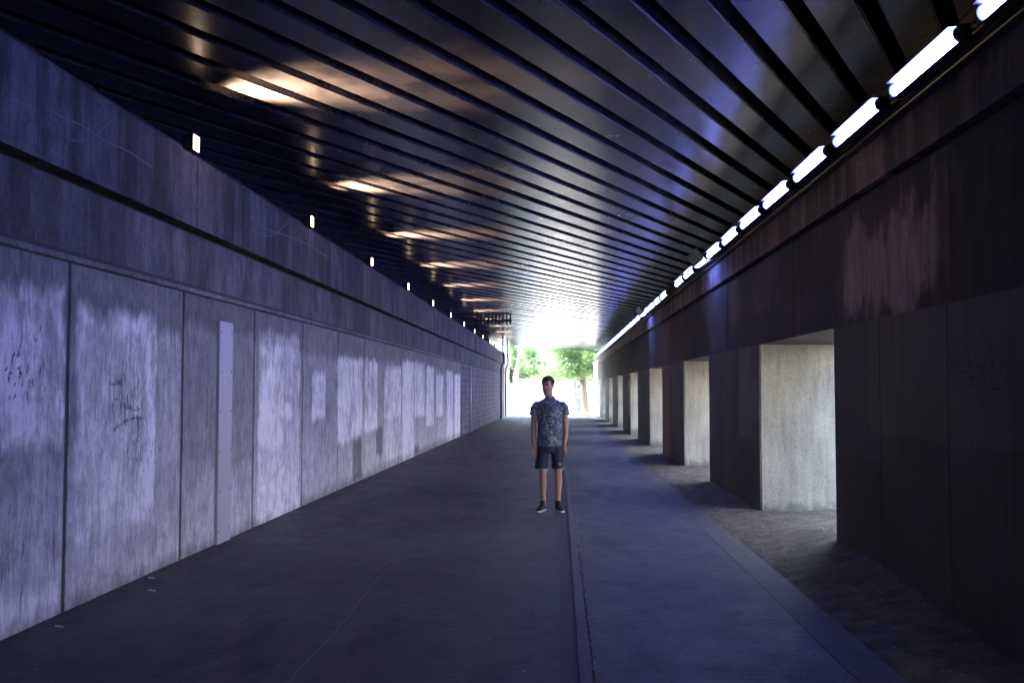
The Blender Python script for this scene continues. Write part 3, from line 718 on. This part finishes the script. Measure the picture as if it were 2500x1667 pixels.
MEYE = simple('eye_white', (.4, .38, .36), .3, var=0, obj_space=True); MIRIS = simple('eye_iris', (.015, .01, .008), .2, var=0, obj_space=True)
MLIP = simple('lips', (.26, .10, .09), .5, obj_space=True)

# head frame: turned towards the left of the photo, chin slightly down
HP = Vector((-.022, .012, 1.60)); HROT = (Matrix.Rotation(R(-23), 3, 'Z') @ Matrix.Rotation(R(3), 3, 'X') @ Matrix.Rotation(R(-2), 3, 'Y'))
def hd(bm0, bm):        # move a head-frame bmesh (origin at HP) into the body frame and append it
    for v in bm0.verts: v.co = HROT @ (v.co - Vector((0, 0, 1.60))) + HP
    me = bpy.data.meshes.new('t'); bm0.to_mesh(me); bm0.free(); bm.from_mesh(me); bpy.data.meshes.remove(me)
bm = bmesh.new()
# torso under the clothes
eloft(bm, [(0,.0,.86,.14,.09),(0,.0,.95,.155,.10),(0,0,1.05,.15,.095),(0,0,1.2,.155,.10),(0,0,1.32,.168,.105),(0,.005,1.40,.165,.09),(0,.01,1.445,.12,.065),(0,.012,1.47,.065,.058)])
# neck
eloft(bm, [(0,.02,1.42,.07,.065),(-.002,.018,1.47,.056,.058),(-.006,.016,1.51,.049,.054),(-.014,.016,1.56,.048,.055),(-.02,.018,1.61,.048,.056)], 20)
h = bmesh.new()
ellipsoid(h, (0, .012, 1.688), (.0755, .095, .083), 24, 16)
eloft(h, [(0,-.074,1.521,.016,.012),(0,-.066,1.528,.028,.024),(0,-.052,1.542,.042,.042),(0,-.036,1.562,.052,.056),(0,-.022,1.592,.060,.070),(0,-.010,1.626,.0655,.083),(0,-.002,1.66,.0695,.0905),(0,.002,1.70,.071,.093)])
eloft(h, [(0,-.088,1.668,.007,.010),(0,-.096,1.650,.008,.013),(0,-.099,1.634,.0095,.014),(0,-.101,1.624,.0135,.013),(0,-.096,1.616,.010,.010)], 12)
for s in (-1, 1):
    ellipsoid(h, (s*.034, -.083, 1.676), (.024, .013, .0065), 12, 8)           # brow ridge
    ellipsoid(h, (s*.038, -.056, 1.632), (.018, .022, .02), 12, 8)            # cheekbone
    ellipsoid(h, (s*.074, .012, 1.640), (.009, .019, .031), 12, 8, Matrix.Rotation(R(s*16), 3, 'Z'))
ellipsoid(h, (0, -.092, 1.583), (.023, .010, .0055), 12, 8); ellipsoid(h, (0, -.090, 1.573), (.020, .010, .0055), 12, 8)
ellipsoid(h, (0, -.078, 1.541), (.019, .013, .012), 12, 8)
hd(h, bm)
# arms: (x, y, z), radius; left of the photo first
def limb(bm, pts, n=16): tube(bm, [p[:3] for p in pts], [p[3] for p in pts], n)
armL = [(-.14,.005,1.385,.042),(-.170,.005,1.375,.044),(-.198,.004,1.33,.044),(-.206,.004,1.27,.044),(-.212,.006,1.18,.041),(-.219,.010,1.10,.036),(-.223,.010,1.03,.034),(-.222,.0,.99,.035),(-.216,-.015,.93,.029),(-.208,-.028,.875,.0235),(-.205,-.032,.855,.024)]
armR = [(.14,.005,1.385,.042),(.168,.005,1.375,.044),(.192,.004,1.33,.044),(.199,.004,1.27,.044),(.204,.006,1.18,.041),(.208,.010,1.10,.036),(.210,.010,1.03,.034),(.207,.0,.99,.035),(.200,-.015,.93,.029),(.190,-.028,.875,.0235),(.188,-.032,.855,.024)]
limb(bm, armL); limb(bm, armR)
def hand(bm, w, s, yaw):
    """w wrist, s = +1 photo-right hand (thumb towards -x), fingers hang down, slightly curled"""
    m = Matrix.Translation(Vector(w)) @ Matrix.Rotation(R(yaw), 4, 'Z')
    def T(p): return tuple(m @ Vector((p[0]*s, p[1], p[2])))
    U = m.to_3x3()
    ring_loft(bm, [(T(c), U @ Vector((rx, 0, 0)), U @ Vector((0, ry, 0))) for c, rx, ry in
        [((0,0,.02),.025,.021),((0,0,-.005),.028,.019),((.001,-.002,-.03),.036,.017),((.002,-.004,-.06),.040,.0155),((.002,-.006,-.085),.039,.013)]], 16)
    for i, (fx, ln, cu) in enumerate([(-.030,.074,.9),(-.0105,.083,1.0),(.0095,.078,1.15),(.029,.062,1.35)]):
        a = Vector((fx, -.006, -.080)); pts = [a]; ang = R(6 + 3*i)
        for seg, l in enumerate((.46, .30, .24)):
            ang += R(13*cu) * (1 if seg else .5); a = a + Vector((fx*.10, -math.sin(ang)*ln*l*.6 + .0, -math.cos(ang)*ln*l)); pts.append(a)
        tube(bm, [T(p) for p in pts], [.0092, .0086, .0078, .0064], 10)
    tube(bm, [T(p) for p in [(-.020,-.006,-.012),(-.040,-.018,-.040),(-.047,-.026,-.066),(-.046,-.030,-.088)]], [.0135,.0115,.0095,.0072], 10)
hand(bm, (-.205,-.032,.855), -1, 20)
hand(bm, (.188,-.032,.855), 1, -22)
# legs
legL = [(-.080,0,.90,.074),(-.095,0,.78,.074),(-.102,-.004,.66,.066),(-.098,-.008,.56,.054),(-.094,-.010,.515,.051),(-.094,-.002,.47,.047),(-.094,.012,.40,.053),(-.092,.014,.34,.049),(-.089,.012,.25,.038),(-.087,.012,.17,.032),(-.087,.014,.11,.036),(-.087,.014,.05,.036)]
legR = [(.080,0,.90,.074),(.100,0,.78,.074),(.112,-.004,.66,.066),(.110,-.008,.56,.054),(.107,-.010,.515,.051),(.109,-.002,.47,.047),(.113,.012,.40,.053),(.112,.014,.34,.049),(.109,.012,.25,.038),(.108,.012,.17,.032),(.109,.014,.11,.036),(.109,.014,.05,.036)]
limb(bm, legL); limb(bm, legR)
person = voxel('person', bm, .0042, MS, None, 3, .5)
tag(person, 'young man standing on the path in backwards cap, blue floral shirt and dark denim shorts', 'person')

# shirt
bm = bmesh.new()
eloft(bm, [(0,.0,.852,.168,.118),(0,.0,.90,.169,.119),(0,0,1.0,.165,.116),(0,0,1.1,.164,.117),(0,0,1.2,.170,.122),(0,0,1.3,.184,.126),(0,.002,1.37,.194,.122),(0,.006,1.42,.160,.100),(0,.010,1.455,.130,.086),(0,.012,1.482,.078,.073)])
tube(bm, [(-.11,.006,1.395),(-.165,.006,1.388),(-.195,.005,1.355),(-.207,.004,1.30),(-.212,.004,1.272)], [.050,.064,.066,.060,.058], 20)
tube(bm, [(.11,.006,1.395),(.162,.006,1.388),(.190,.005,1.355),(.200,.004,1.30),(.205,.004,1.272)], [.050,.064,.066,.060,.058], 20)
for s, cx in ((-1, -.213), (1, .206)):     # turned-up cuffs
    tube(bm, [(cx, .004, 1.292), (cx, .004, 1.268)], [.062, .064], 20)
sh = voxel('shirt', bm, .006, MSH, person, 2, .5)
for v in sh.data.vertices:
    c = v.co; d = noise.noise(Vector((c.x*8, c.y*8, c.z*5.5 + c.x*6))) * .007 + noise.noise(Vector((c.x*20, c.y*20, c.z*9 + 4))) * .0035
    v.co = c + v.normal * (d if c.z < 1.44 else 0)
# collar
bm = bmesh.new()
cw = []
for i in range(25):
    a = R(-78 + 336 * i / 24 - 90 + 90); a = R(-90 + 14 + 332 * i / 24)
    cx, cy = math.cos(a), math.sin(a); front = max(0, -cy)
    cw.append((Vector((cx*.060, .014 + cy*.063, 1.520 - .016*front)), Vector((cx*.084 , .012 + cy*.082 - .010*front, 1.470 - .032*front**2))))
prev = None
for a, b in cw:
    cur = [bm.verts.new(a), bm.verts.new(b), bm.verts.new(b + Vector((0, .004, -.004))), bm.verts.new(a - Vector((a.x*.05, 0, 0)))]
    if prev:
        for q in range(4): bm.faces.new([prev[q], cur[q], cur[(q+1)%4], prev[(q+1)%4]])
    prev = cur
bmesh.ops.recalc_face_normals(bm, faces=bm.faces[:]); part('collar', bm, MSH, sh, True)
for i in range(6):
    bm = bmesh.new(); ellipsoid(bm, (.014, -.122 - .004*math.sin(i*.7), 1.40 - i*.088), (.0055, .004, .0055), 8, 6); part('button', bm, MSOLE, sh)

# shorts
bm = bmesh.new()
eloft(bm, [(0,0,.93,.155,.105),(0,0,.88,.162,.108),(0,0,.83,.168,.110),(0,0,.79,.172,.108),(0,0,.765,.150,.09)])
tube(bm, [(-.085,0,.84),(-.095,0,.78),(-.104,-.002,.70),(-.109,-.004,.62),(-.1115,-.004,.555)], [(.080,.10),(.084,.10),(.083,.096),(.085,.093),(.088,.093)], 24)
tube(bm, [(.085,0,.84),(.095,0,.78),(.103,-.002,.70),(.107,-.004,.62),(.110,-.004,.562)], [(.080,.10),(.084,.10),(.080,.096),(.080,.093),(.082,.093)], 24)
st = voxel('shorts', bm, .006, MDN, person, 2, .5)
for v in st.data.vertices:
    c = v.co; v.co = c + v.normal * noise.noise(Vector((c.x*12, c.y*12, c.z*8))) * .008
bm = bmesh.new()
for cx, rx, zz in ((-.1115, .088, .557), (.110, .082, .563)):
    for i in range(90):
        a = rnd.uniform(0, 2*math.pi); l = rnd.uniform(.006, .026); px_, py_ = cx + math.cos(a)*rx*1.0, -.004 + math.sin(a)*.092
        q = Vector((px_, py_, zz + .006)); e = Vector((px_ + rnd.uniform(-.008,.008), py_ + rnd.uniform(-.006,.004), zz - l)); tube(bm, [q, (q+e)/2 + Vector((rnd.uniform(-.003,.003),0,0)), e], .0012, 4)
part('frayed_hem', bm, MTH, st)
bm = bmesh.new()       # washed denim panel on the outer side of one leg, ripped slots on the front
prev = None
for i in range(9):
    z = .775 - i*.0262; r1 = .083 + .004; cur = []
    for a in (-38, -20, 0, 22, 40):
        cur.append(bm.verts.new((.1065 + math.cos(R(a))*(r1 - .001), -.004 + math.sin(R(a))*(.097), z)))
    if prev:
        for q in range(4): bm.faces.new([prev[q], cur[q], cur[q+1], prev[q+1]])
    prev = cur
bmesh.ops.solidify(bm, geom=bm.faces[:], thickness=.004)
part('side_panel', bm, MLD, st, True)
bm = bmesh.new()
for zc, w_ in ((.637, .020), (.622, .023), (.612, .018)):
    for i in range(7): tube(bm, [(.135 - w_, -.099 + rnd.uniform(-.001,.001), zc + rnd.uniform(-.004,.004)), (.135 + w_, -.095, zc + rnd.uniform(-.004,.004))], .0011, 4)
part('rip', bm, MTH, st)

# shoes
def shoe(name, ax, ay, yaw, parent):
    m = Matrix.Translation((ax, ay, 0)) @ Matrix.Rotation(R(yaw), 4, 'Z'); U = m.to_3x3()
    bm = bmesh.new()
    prof = [(.070,.045,.024,.030),(.055,.048,.033,.038),(.02,.055,.037,.048),(-.02,.058,.038,.048),(-.06,.050,.040,.040),(-.10,.040,.044,.031),(-.14,.033,.045,.024),(-.175,.028,.038,.018),(-.195,.024,.022,.010)]
    ring_loft(bm, [(m @ Vector((0, y, zc)), U @ Vector((rx, 0, 0)), Vector((0, 0, rz))) for y, zc, rx, rz in prof], 18)
    ring_loft(bm, [(m @ Vector((0, .012, z)), U @ Vector((rx, 0, 0)), U @ Vector((0, ry, 0))) for z, rx, ry in ((.06,.040,.056),(.10,.040,.052),(.138,.041,.048))], 16)
    s = voxel(name, bm, .005, MSHOE, parent, 3, .5)
    bm = bmesh.new(); ring = []
    out = [(.078,.020),(.060,.034),(.02,.039),(-.03,.039),(-.08,.043),(-.12,.047),(-.16,.044),(-.19,.030),(-.203,.012)]
    pl = [(x, y) for y, x in out] + [(-x, y) for y, x in reversed(out)]
    lo = [bm.verts.new(m @ Vector((x, y, .002))) for x, y in pl]; hi = [bm.verts.new(m @ Vector((x, y, .026 if y > -.1 else .022))) for x, y in pl]
    nn = len(pl)
    for i in range(nn): bm.faces.new([lo[i], lo[(i+1)%nn], hi[(i+1)%nn], hi[i]])
    bm.faces.new(hi); bm.faces.new(lo[::-1]); bmesh.ops.recalc_face_normals(bm, faces=bm.faces[:])
    part('sole', bm, MSOLE, s)
    bm = bmesh.new()
    for i in range(4):
        y = -.055 - i*.022; z = .094 - i*.012; tube(bm, [m @ Vector((-.022, y, z - .004)), m @ Vector((0, y-.006, z + .002)), m @ Vector((.022, y, z - .004))], .0028, 5)
    part('laces', bm, MSHOE, s); return s
shoe('shoe', -.092, .012, -20, person); shoe('shoe', .112, .006, 14, person)

# cap, hair, eyes, brows, lips
def headpart(name, bm, mat, parent=person, smooth=True):
    for v in bm.verts: v.co = HROT @ (v.co - Vector((0, 0, 1.60))) + HP
    return part(name, bm, mat, parent, smooth)
bm = bmesh.new(); ellipsoid(bm, (0, .012, 1.692), (.086, .108, .098), 28, 20)
kill = [v for v in bm.verts if v.co.z < 1.692 - .14*(v.co.y) - .002 + (.012 if v.co.y < -.05 else 0)]
bmesh.ops.delete(bm, geom=kill, context='VERTS'); bmesh.ops.solidify(bm, geom=bm.faces[:], thickness=.006)
cap = headpart('cap', bm, MCAP)
bm = bmesh.new(); rows = []
for j in range(6):
    t = j/5; y = .100 + .075*t; row = []
    for i in range(9):
        u = -1 + 2*i/8; row.append(bm.verts.new((u*(.074 - .012*t**2) , y - .050*u*u*(1 - t*.0) + (.0), 1.676 - .035*t - .022*u*u)))
    rows.append(row)
for a, b in zip(rows, rows[1:]):
    for i in range(8): bm.faces.new([a[i], b[i], b[i+1], a[i+1]])
bmesh.ops.solidify(bm, geom=bm.faces[:], thickness=.004); headpart('brim', bm, MCAP, cap)
bm = bmesh.new(); ellipsoid(bm, (0, .016, 1.686), (.0785, .100, .085), 24, 16)
bmesh.ops.delete(bm, geom=[v for v in bm.verts if v.co.z > 1.72 or v.co.y < -.035 or (v.co.z < 1.655 and v.co.y < .05) or v.co.z < 1.61], context='VERTS')
bmesh.ops.solidify(bm, geom=bm.faces[:], thickness=.003); headpart('hair', bm, MHAIR)
for s in (-1, 1):
    bm = bmesh.new(); ellipsoid(bm, (s*.031, -.0795, 1.658), (.0125, .009, .0062), 12, 8); e = headpart('eye', bm, MEYE)
    bm = bmesh.new(); ellipsoid(bm, (s*.031 - .002, -.086, 1.658), (.0052, .004, .0055), 10, 8); headpart('iris', bm, MIRIS, e)
    bm = bmesh.new(); tube(bm, [(s*.014, -.0975, 1.676), (s*.032, -.0955, 1.681), (s*.050, -.083, 1.676)], [.0038, .0042, .0028], 8); headpart('eyebrow', bm, MHAIR)
bm = bmesh.new(); ellipsoid(bm, (0, -.0945, 1.5835), (.021, .0088, .0045), 12, 8); ellipsoid(bm, (0, -.0925, 1.574), (.018, .0088, .0048), 12, 8); headpart('lips', bm, MLIP)
PX, PY = -.13, 13.35
person.location = (PX, PY, gz(PY) + .002)
person.rotation_euler = (0, 0, 0)


# ------------------------------------------------------------------ beyond the far end
lit = concrete('sunlit_concrete', (.5, .48, .45), .25, seed=9).m
facade = simple('pale_facade', (.72, .70, .66), .8, var=.1, scale=.5)
glass = simple('hazed_window_glass', (.25, .27, .29), .15, var=.2, scale=1)  # glass colour lightened to suggest haze
def extbox(name, a, b, mat, parent): return boxobj(name, a, b, mat, parent)
ow = empty('outdoor_wall', (-4, 80, 0), 'sunlit stepped wall outside the far left end with ivy hanging over it', 'wall')
extbox('wall_body', (-4.1, 65.9, -.5), (XL - .02, 74, 3.2), lit, ow); extbox('wall_top', (-4.1, 65.9, 3.205), (XL + .01, 71.5, 3.9), lit, ow); extbox('wall_body', (-4.2, 74.01, -.6), (XL - .1, 98, 2.35), lit, ow)
extbox('buttress', (XL - .5, 80, -.5), (XL + .32, 80.8, 5.2), lit, ow)
# right-hand end of the pier wall outside the deck
oe = empty('wall_end', (XR, 72, 0), 'sunlit end of the right-hand wall outside the far opening', 'wall')
extbox('wall_body', (XR, 70.02, -.6), (XR + 1.2, 79, 3.5), lit, oe); extbox('coping', (XR - .05, 70.02, 3.503), (XR + 1.25, 79, 3.62), lit, oe)

def leaf_mat(name, c1, c2):
    m = NT(name); m.base(m.mix(m.noise(.9, 3), c1, c2)); m.rough(.5)
    m.b.inputs['Transmission Weight'].default_value = 0
    tr = m.n('ShaderNodeBsdfTranslucent'); tr.inputs[0].default_value = (c2[0]*2.6, c2[1]*2.4, c2[2]*2.4, 1)
    mx = m.n('ShaderNodeMixShader'); mx.inputs[0].default_value = .45
    out = [n for n in m.t.nodes if n.type == 'OUTPUT_MATERIAL'][0]
    m.l(m.b.outputs[0], mx.inputs[1]); m.l(tr.outputs[0], mx.inputs[2]); m.l(mx.outputs[0], out.inputs[0]); return m.m
LEAF = leaf_mat('chestnut_leaves', (.022, .050, .014), (.070, .125, .042)); IVY = leaf_mat('ivy_leaves', (.010, .026, .008), (.024, .050, .015))
BARK = simple('tree_bark', (.11, .085, .06), .95, var=.5, scale=12, bump=.8)
def leaves(vs, fs, c, rad, n, size, r):
    for _ in range(n):
        d = Vector((r.gauss(0,1), r.gauss(0,1), r.gauss(0,1))).normalized() * (r.random() ** .45)
        p = Vector((c[0] + d.x*rad[0], c[1] + d.y*rad[1], c[2] + d.z*rad[2]))
        u = Vector((r.gauss(0,1), r.gauss(0,1), r.gauss(0,.5))).normalized(); v = u.cross(Vector((r.gauss(0,1), r.gauss(0,1), r.gauss(0,1)))).normalized()
        s = size * r.uniform(.6, 1.3); b = len(vs)
        vs += [tuple(p - u*s), tuple(p + v*s*.4), tuple(p + u*s), tuple(p - v*s*.4)]; fs.append((b, b+1, b+2, b+3))
def tree(x, y, h, r0, spread, seed, label, lean=0.0, nleaf=9000, low=2.6):
    r = random.Random(seed); t = empty('tree', (x, y, gz(y)), label, 'tree', 'trees beyond the far end of the underpass')
    t0 = Vector((0, 0, 0)); bm = bmesh.new()
    pts = [(0,0,-.1),(.02,0,.4),(lean*.25,0,1.4),(lean*.6,.05,2.4),(lean,.1,3.4),(lean*1.2,.1,h*.6)]
    tube(bm, pts, [r0*1.5, r0*1.08, r0, r0*.9, r0*.7, r0*.3], 12); part('trunk', bm, BARK, t, True)
    cl = []
    for i in range(9):
        a = r.uniform(0, 6.28); z0 = r.uniform(1.9, 3.4); L_ = spread * r.uniform(.55, 1.0); e = Vector((lean*.8 + math.cos(a)*L_, math.sin(a)*L_, z0 + r.uniform(.6, 2.2)))
        bm = bmesh.new(); s = Vector((lean*.6, .05, z0)); mid = s.lerp(e, .5) + Vector((0, 0, .35)); tube(bm, [s, mid, e], [r0*.38, r0*.24, r0*.08], 8); part('branch', bm, BARK, t, True)
        cl += [mid, e]
    for i in range(26): 
        a = r.uniform(0, 6.28); q = spread * r.random() ** .5; cl.append(Vector((lean + math.cos(a)*q, math.sin(a)*q, r.uniform(low + .5, h))))
    vs, fs = [], []
    for c in cl: leaves(vs, fs, c, (r.uniform(.7, 1.3), r.uniform(.7, 1.3), r.uniform(.45, .8)), nleaf // len(cl), .13, r)
    o = obj('crown', (vs, [], fs), LEAF); o.parent = t
    return t
tree(2.05, 81, 7.5, .27, 3.4, 3, 'nearest tree beyond the far right corner, thick brown trunk and drooping green leaves', -.25, 18000)
tree(2.0, 90, 8, .22, 3.6, 5, 'second tree of the row behind the nearest trunk on the right', -.2)
tree(2.1, 99, 8, .22, 3.8, 8, 'third tree of the row on the right, its thin trunk seen between the others', -.3)
tree(1.8, 109, 9, .22, 4, 11, 'farthest tree of the row on the right of the bright street', -.2)
tree(-1.0, 104, 9, .2, 4.2, 13, 'bright green tree in the middle distance behind the young man', .2, 15000, 4.4)
tree(-4.9, 95, 8.5, .25, 3.6, 17, 'yellow-green tree on the left of the bright street', .2, 14000, 3.2)
# ivy
vs, fs = [], []; r = random.Random(4)
for i in range(60):
    t = i/59; leaves(vs, fs, (XL + .16 + .12*math.sin(t*5), 73 + r.uniform(-.8,.8), 5.0 - 2.9*t + r.uniform(-.1,.1)), (.36*(1-.75*t)+.03, .7, .16), 60, .075, r)
tag(obj('ivy', (vs, [], fs), IVY), 'ivy trailing down the sunlit wall at the far left end', 'ivy')
# pale building across the end of the street
bd = empty('building', (0, 165, 0), 'pale building with rows of windows closing the bright street', 'building')
extbox('wall', (-22, 165, -1), (26, 180, 14), facade, bd)
for ix in range(16):
    for iz in range(4):
        x = -20 + ix*2.8; z = 1.0 + iz*3.1
        f = boxobj('window', (x, 164.93, z), (x+1.3, 165.04, z+1.7), simple('window_frame', (.6,.6,.6), .6) if False else M['metal_grey'], bd)
        p_ = boxobj('pane', (x+.08, 164.90, z+.08), (x+1.22, 164.925, z+1.62), glass); p_.parent = f; p_.matrix_parent_inverse = Matrix.Translation(-Vector(bd.location)) if False else Matrix()
# railing and gate on the left, bollards, cabinet with a blue sign
fe = empty('railing', (-3, 92, 0), 'dark lattice railing on the left of the bright street', 'railing')
fm = simple('railing_paint', (.10, .11, .12), .5)
bm = bmesh.new()
for i in range(26): tube(bm, [(-3.1 + i*.07, 92, gz(92)), (-3.1 + i*.07, 92, gz(92) + 2.1)], .012, 5)
obj('bars', bm, fm, fe)
for zz in (.25, .85, 1.45, 2.05): boxobj('rail', (-3.15, 91.97, gz(92)+zz), (-1.3, 92.03, gz(92)+zz+.045), fm, fe)
cb = empty('cabinet', (1.35, 84, 0), 'dark street cabinet standing left of the row of tree trunks', 'cabinet')
boxobj('cabinet_body', (1.30, 84, gz(84)), (1.78, 84.4, gz(84)+1.12), simple('cabinet_paint', (.06, .06, .06), .6), cb, .01); boxobj('cabinet_lid', (1.27, 83.97, gz(84)+1.125), (1.81, 84.43, gz(84)+1.17), M['metal_grey'], cb)
sg = empty('street_sign', (1.5, 86, 0), 'small blue sign with a white figure above the dark cabinet', 'sign')
bm = bmesh.new(); tube(bm, [(1.52, 86.03, gz(86)), (1.52, 86.03, 2.55)], .03, 8); obj('post', bm, M['pole'], sg)
boxobj('sign_plate', (1.30, 85.97, 1.62), (1.76, 85.99, 2.36), simple('blue_sign_paint', (.03, .06, .45), .4), sg); boxobj('sign_plate', (1.30, 85.97, 1.40), (1.76, 85.99, 1.59), M['paint_white'], sg)
bm = bmesh.new(); box(bm, (1.42, 85.955, 1.72), (1.48, 85.962, 2.25)); box(bm, (1.485, 85.955, 2.17), (1.62, 85.962, 2.25)); box(bm, (1.485, 85.955, 1.95), (1.62, 85.962, 2.02)); box(bm, (1.57, 85.955, 2.025), (1.62, 85.962, 2.165)); obj('sign_figure', bm, M['paint_white'], sg)
def bike(x, y, label, yaw):
    b = empty('bicycle', (x, y, gz(y)), label, 'bicycle', 'bicycles parked in the bright street'); b.rotation_euler = (0, 0, R(yaw))
    for wx in (-.52, .52):
        bm = bmesh.new(); n = 24
        tube(bm, [(wx + .33*math.cos(2*math.pi*i/n), 0, .34 + .33*math.sin(2*math.pi*i/n)) for i in range(n+1)], .016, 6)
        for i in range(10): tube(bm, [(wx, 0, .34), (wx + .32*math.cos(i*.628), 0, .34 + .32*math.sin(i*.628))], .003, 4)
        part('wheel', bm, M['black'], b)
    bm = bmesh.new()
    for s in [[(-.52,0,.34),(-.12,0,.30)],[(-.12,0,.30),(-.22,0,.82)],[(-.52,0,.34),(-.2,0,.75)],[(-.12,0,.30),(.36,0,.80)],[(-.2,0,.76),(.36,0,.82)],[(.34,0,.95),(.40,0,.62),(.52,0,.34)]]: tube(bm, s, .016, 6)
    part('frame', bm, fm, b)
    bm = bmesh.new(); tube(bm, [(.30,-.27,1.02),(.34,-.1,1.0),(.34,.1,1.0),(.30,.27,1.02)], .014, 6); part('handlebar', bm, M['black'], b)
    bm = bmesh.new(); ellipsoid(bm, (-.24, 0, .87), (.13, .07, .03), 10, 6); part('saddle', bm, M['black'], b)
bike(-1.9, 95, 'bicycle parked by the lattice railing on the left of the bright street', 25)
bike(.25, 97, 'bicycle parked in the bright street to the right of the young man', -20)
for i, (x, y) in enumerate([(.75, 93), (-.6, 88)]):
    bm = bmesh.new(); tube(bm, [(x, y, gz(y)), (x, y, gz(y)+.9), (x, y, gz(y)+.98)], [.07, .07, .03], 12)
    tag(obj('bollard', bm, fm, smooth=True), ['dark bollard right of the young man in the bright street', 'dark bollard behind the young man, nearer the underpass'][i], 'bollard', 'bollards in the bright street')
# added walls outside the right-hand openings, shaped to limit and bounce daylight
sb = empty('daylight_screen', (14, 20, 0), 'added wall outside the right-hand openings that limits and bounces daylight', 'building')
boxobj('wall', (6.6, -45, -.5), (7.2, 6.6, SIDE_H), simple('dark_daylight_screen', (.07, .055, .05), .9, var=.4, scale=3), sb); boxobj('wall', (8.6, 6.7, -.5), (9.2, 26, SIDE_H), simple('pale_daylight_screen', (.34, .32, .29), .9, var=.2, scale=1.5), sb); boxobj('coping', (8.53, 6.7, SIDE_H + .003), (9.27, 26.07, SIDE_H + .12), lit, sb)  # near stretch made darker to cut daylight close to the camera
s2 = empty('outdoor_wall', (8.8, 44, 0), 'added lower wall that sets the daylight in the far openings on the right', 'wall')
boxobj('wall_body', (8.6, 26.1, -.6), (8.95, 62, 4.6), simple('grey_daylight_screen', (.40, .39, .37), .9, var=.2, scale=1.5), s2)  # added wall, kept lower so more daylight enters the far openings
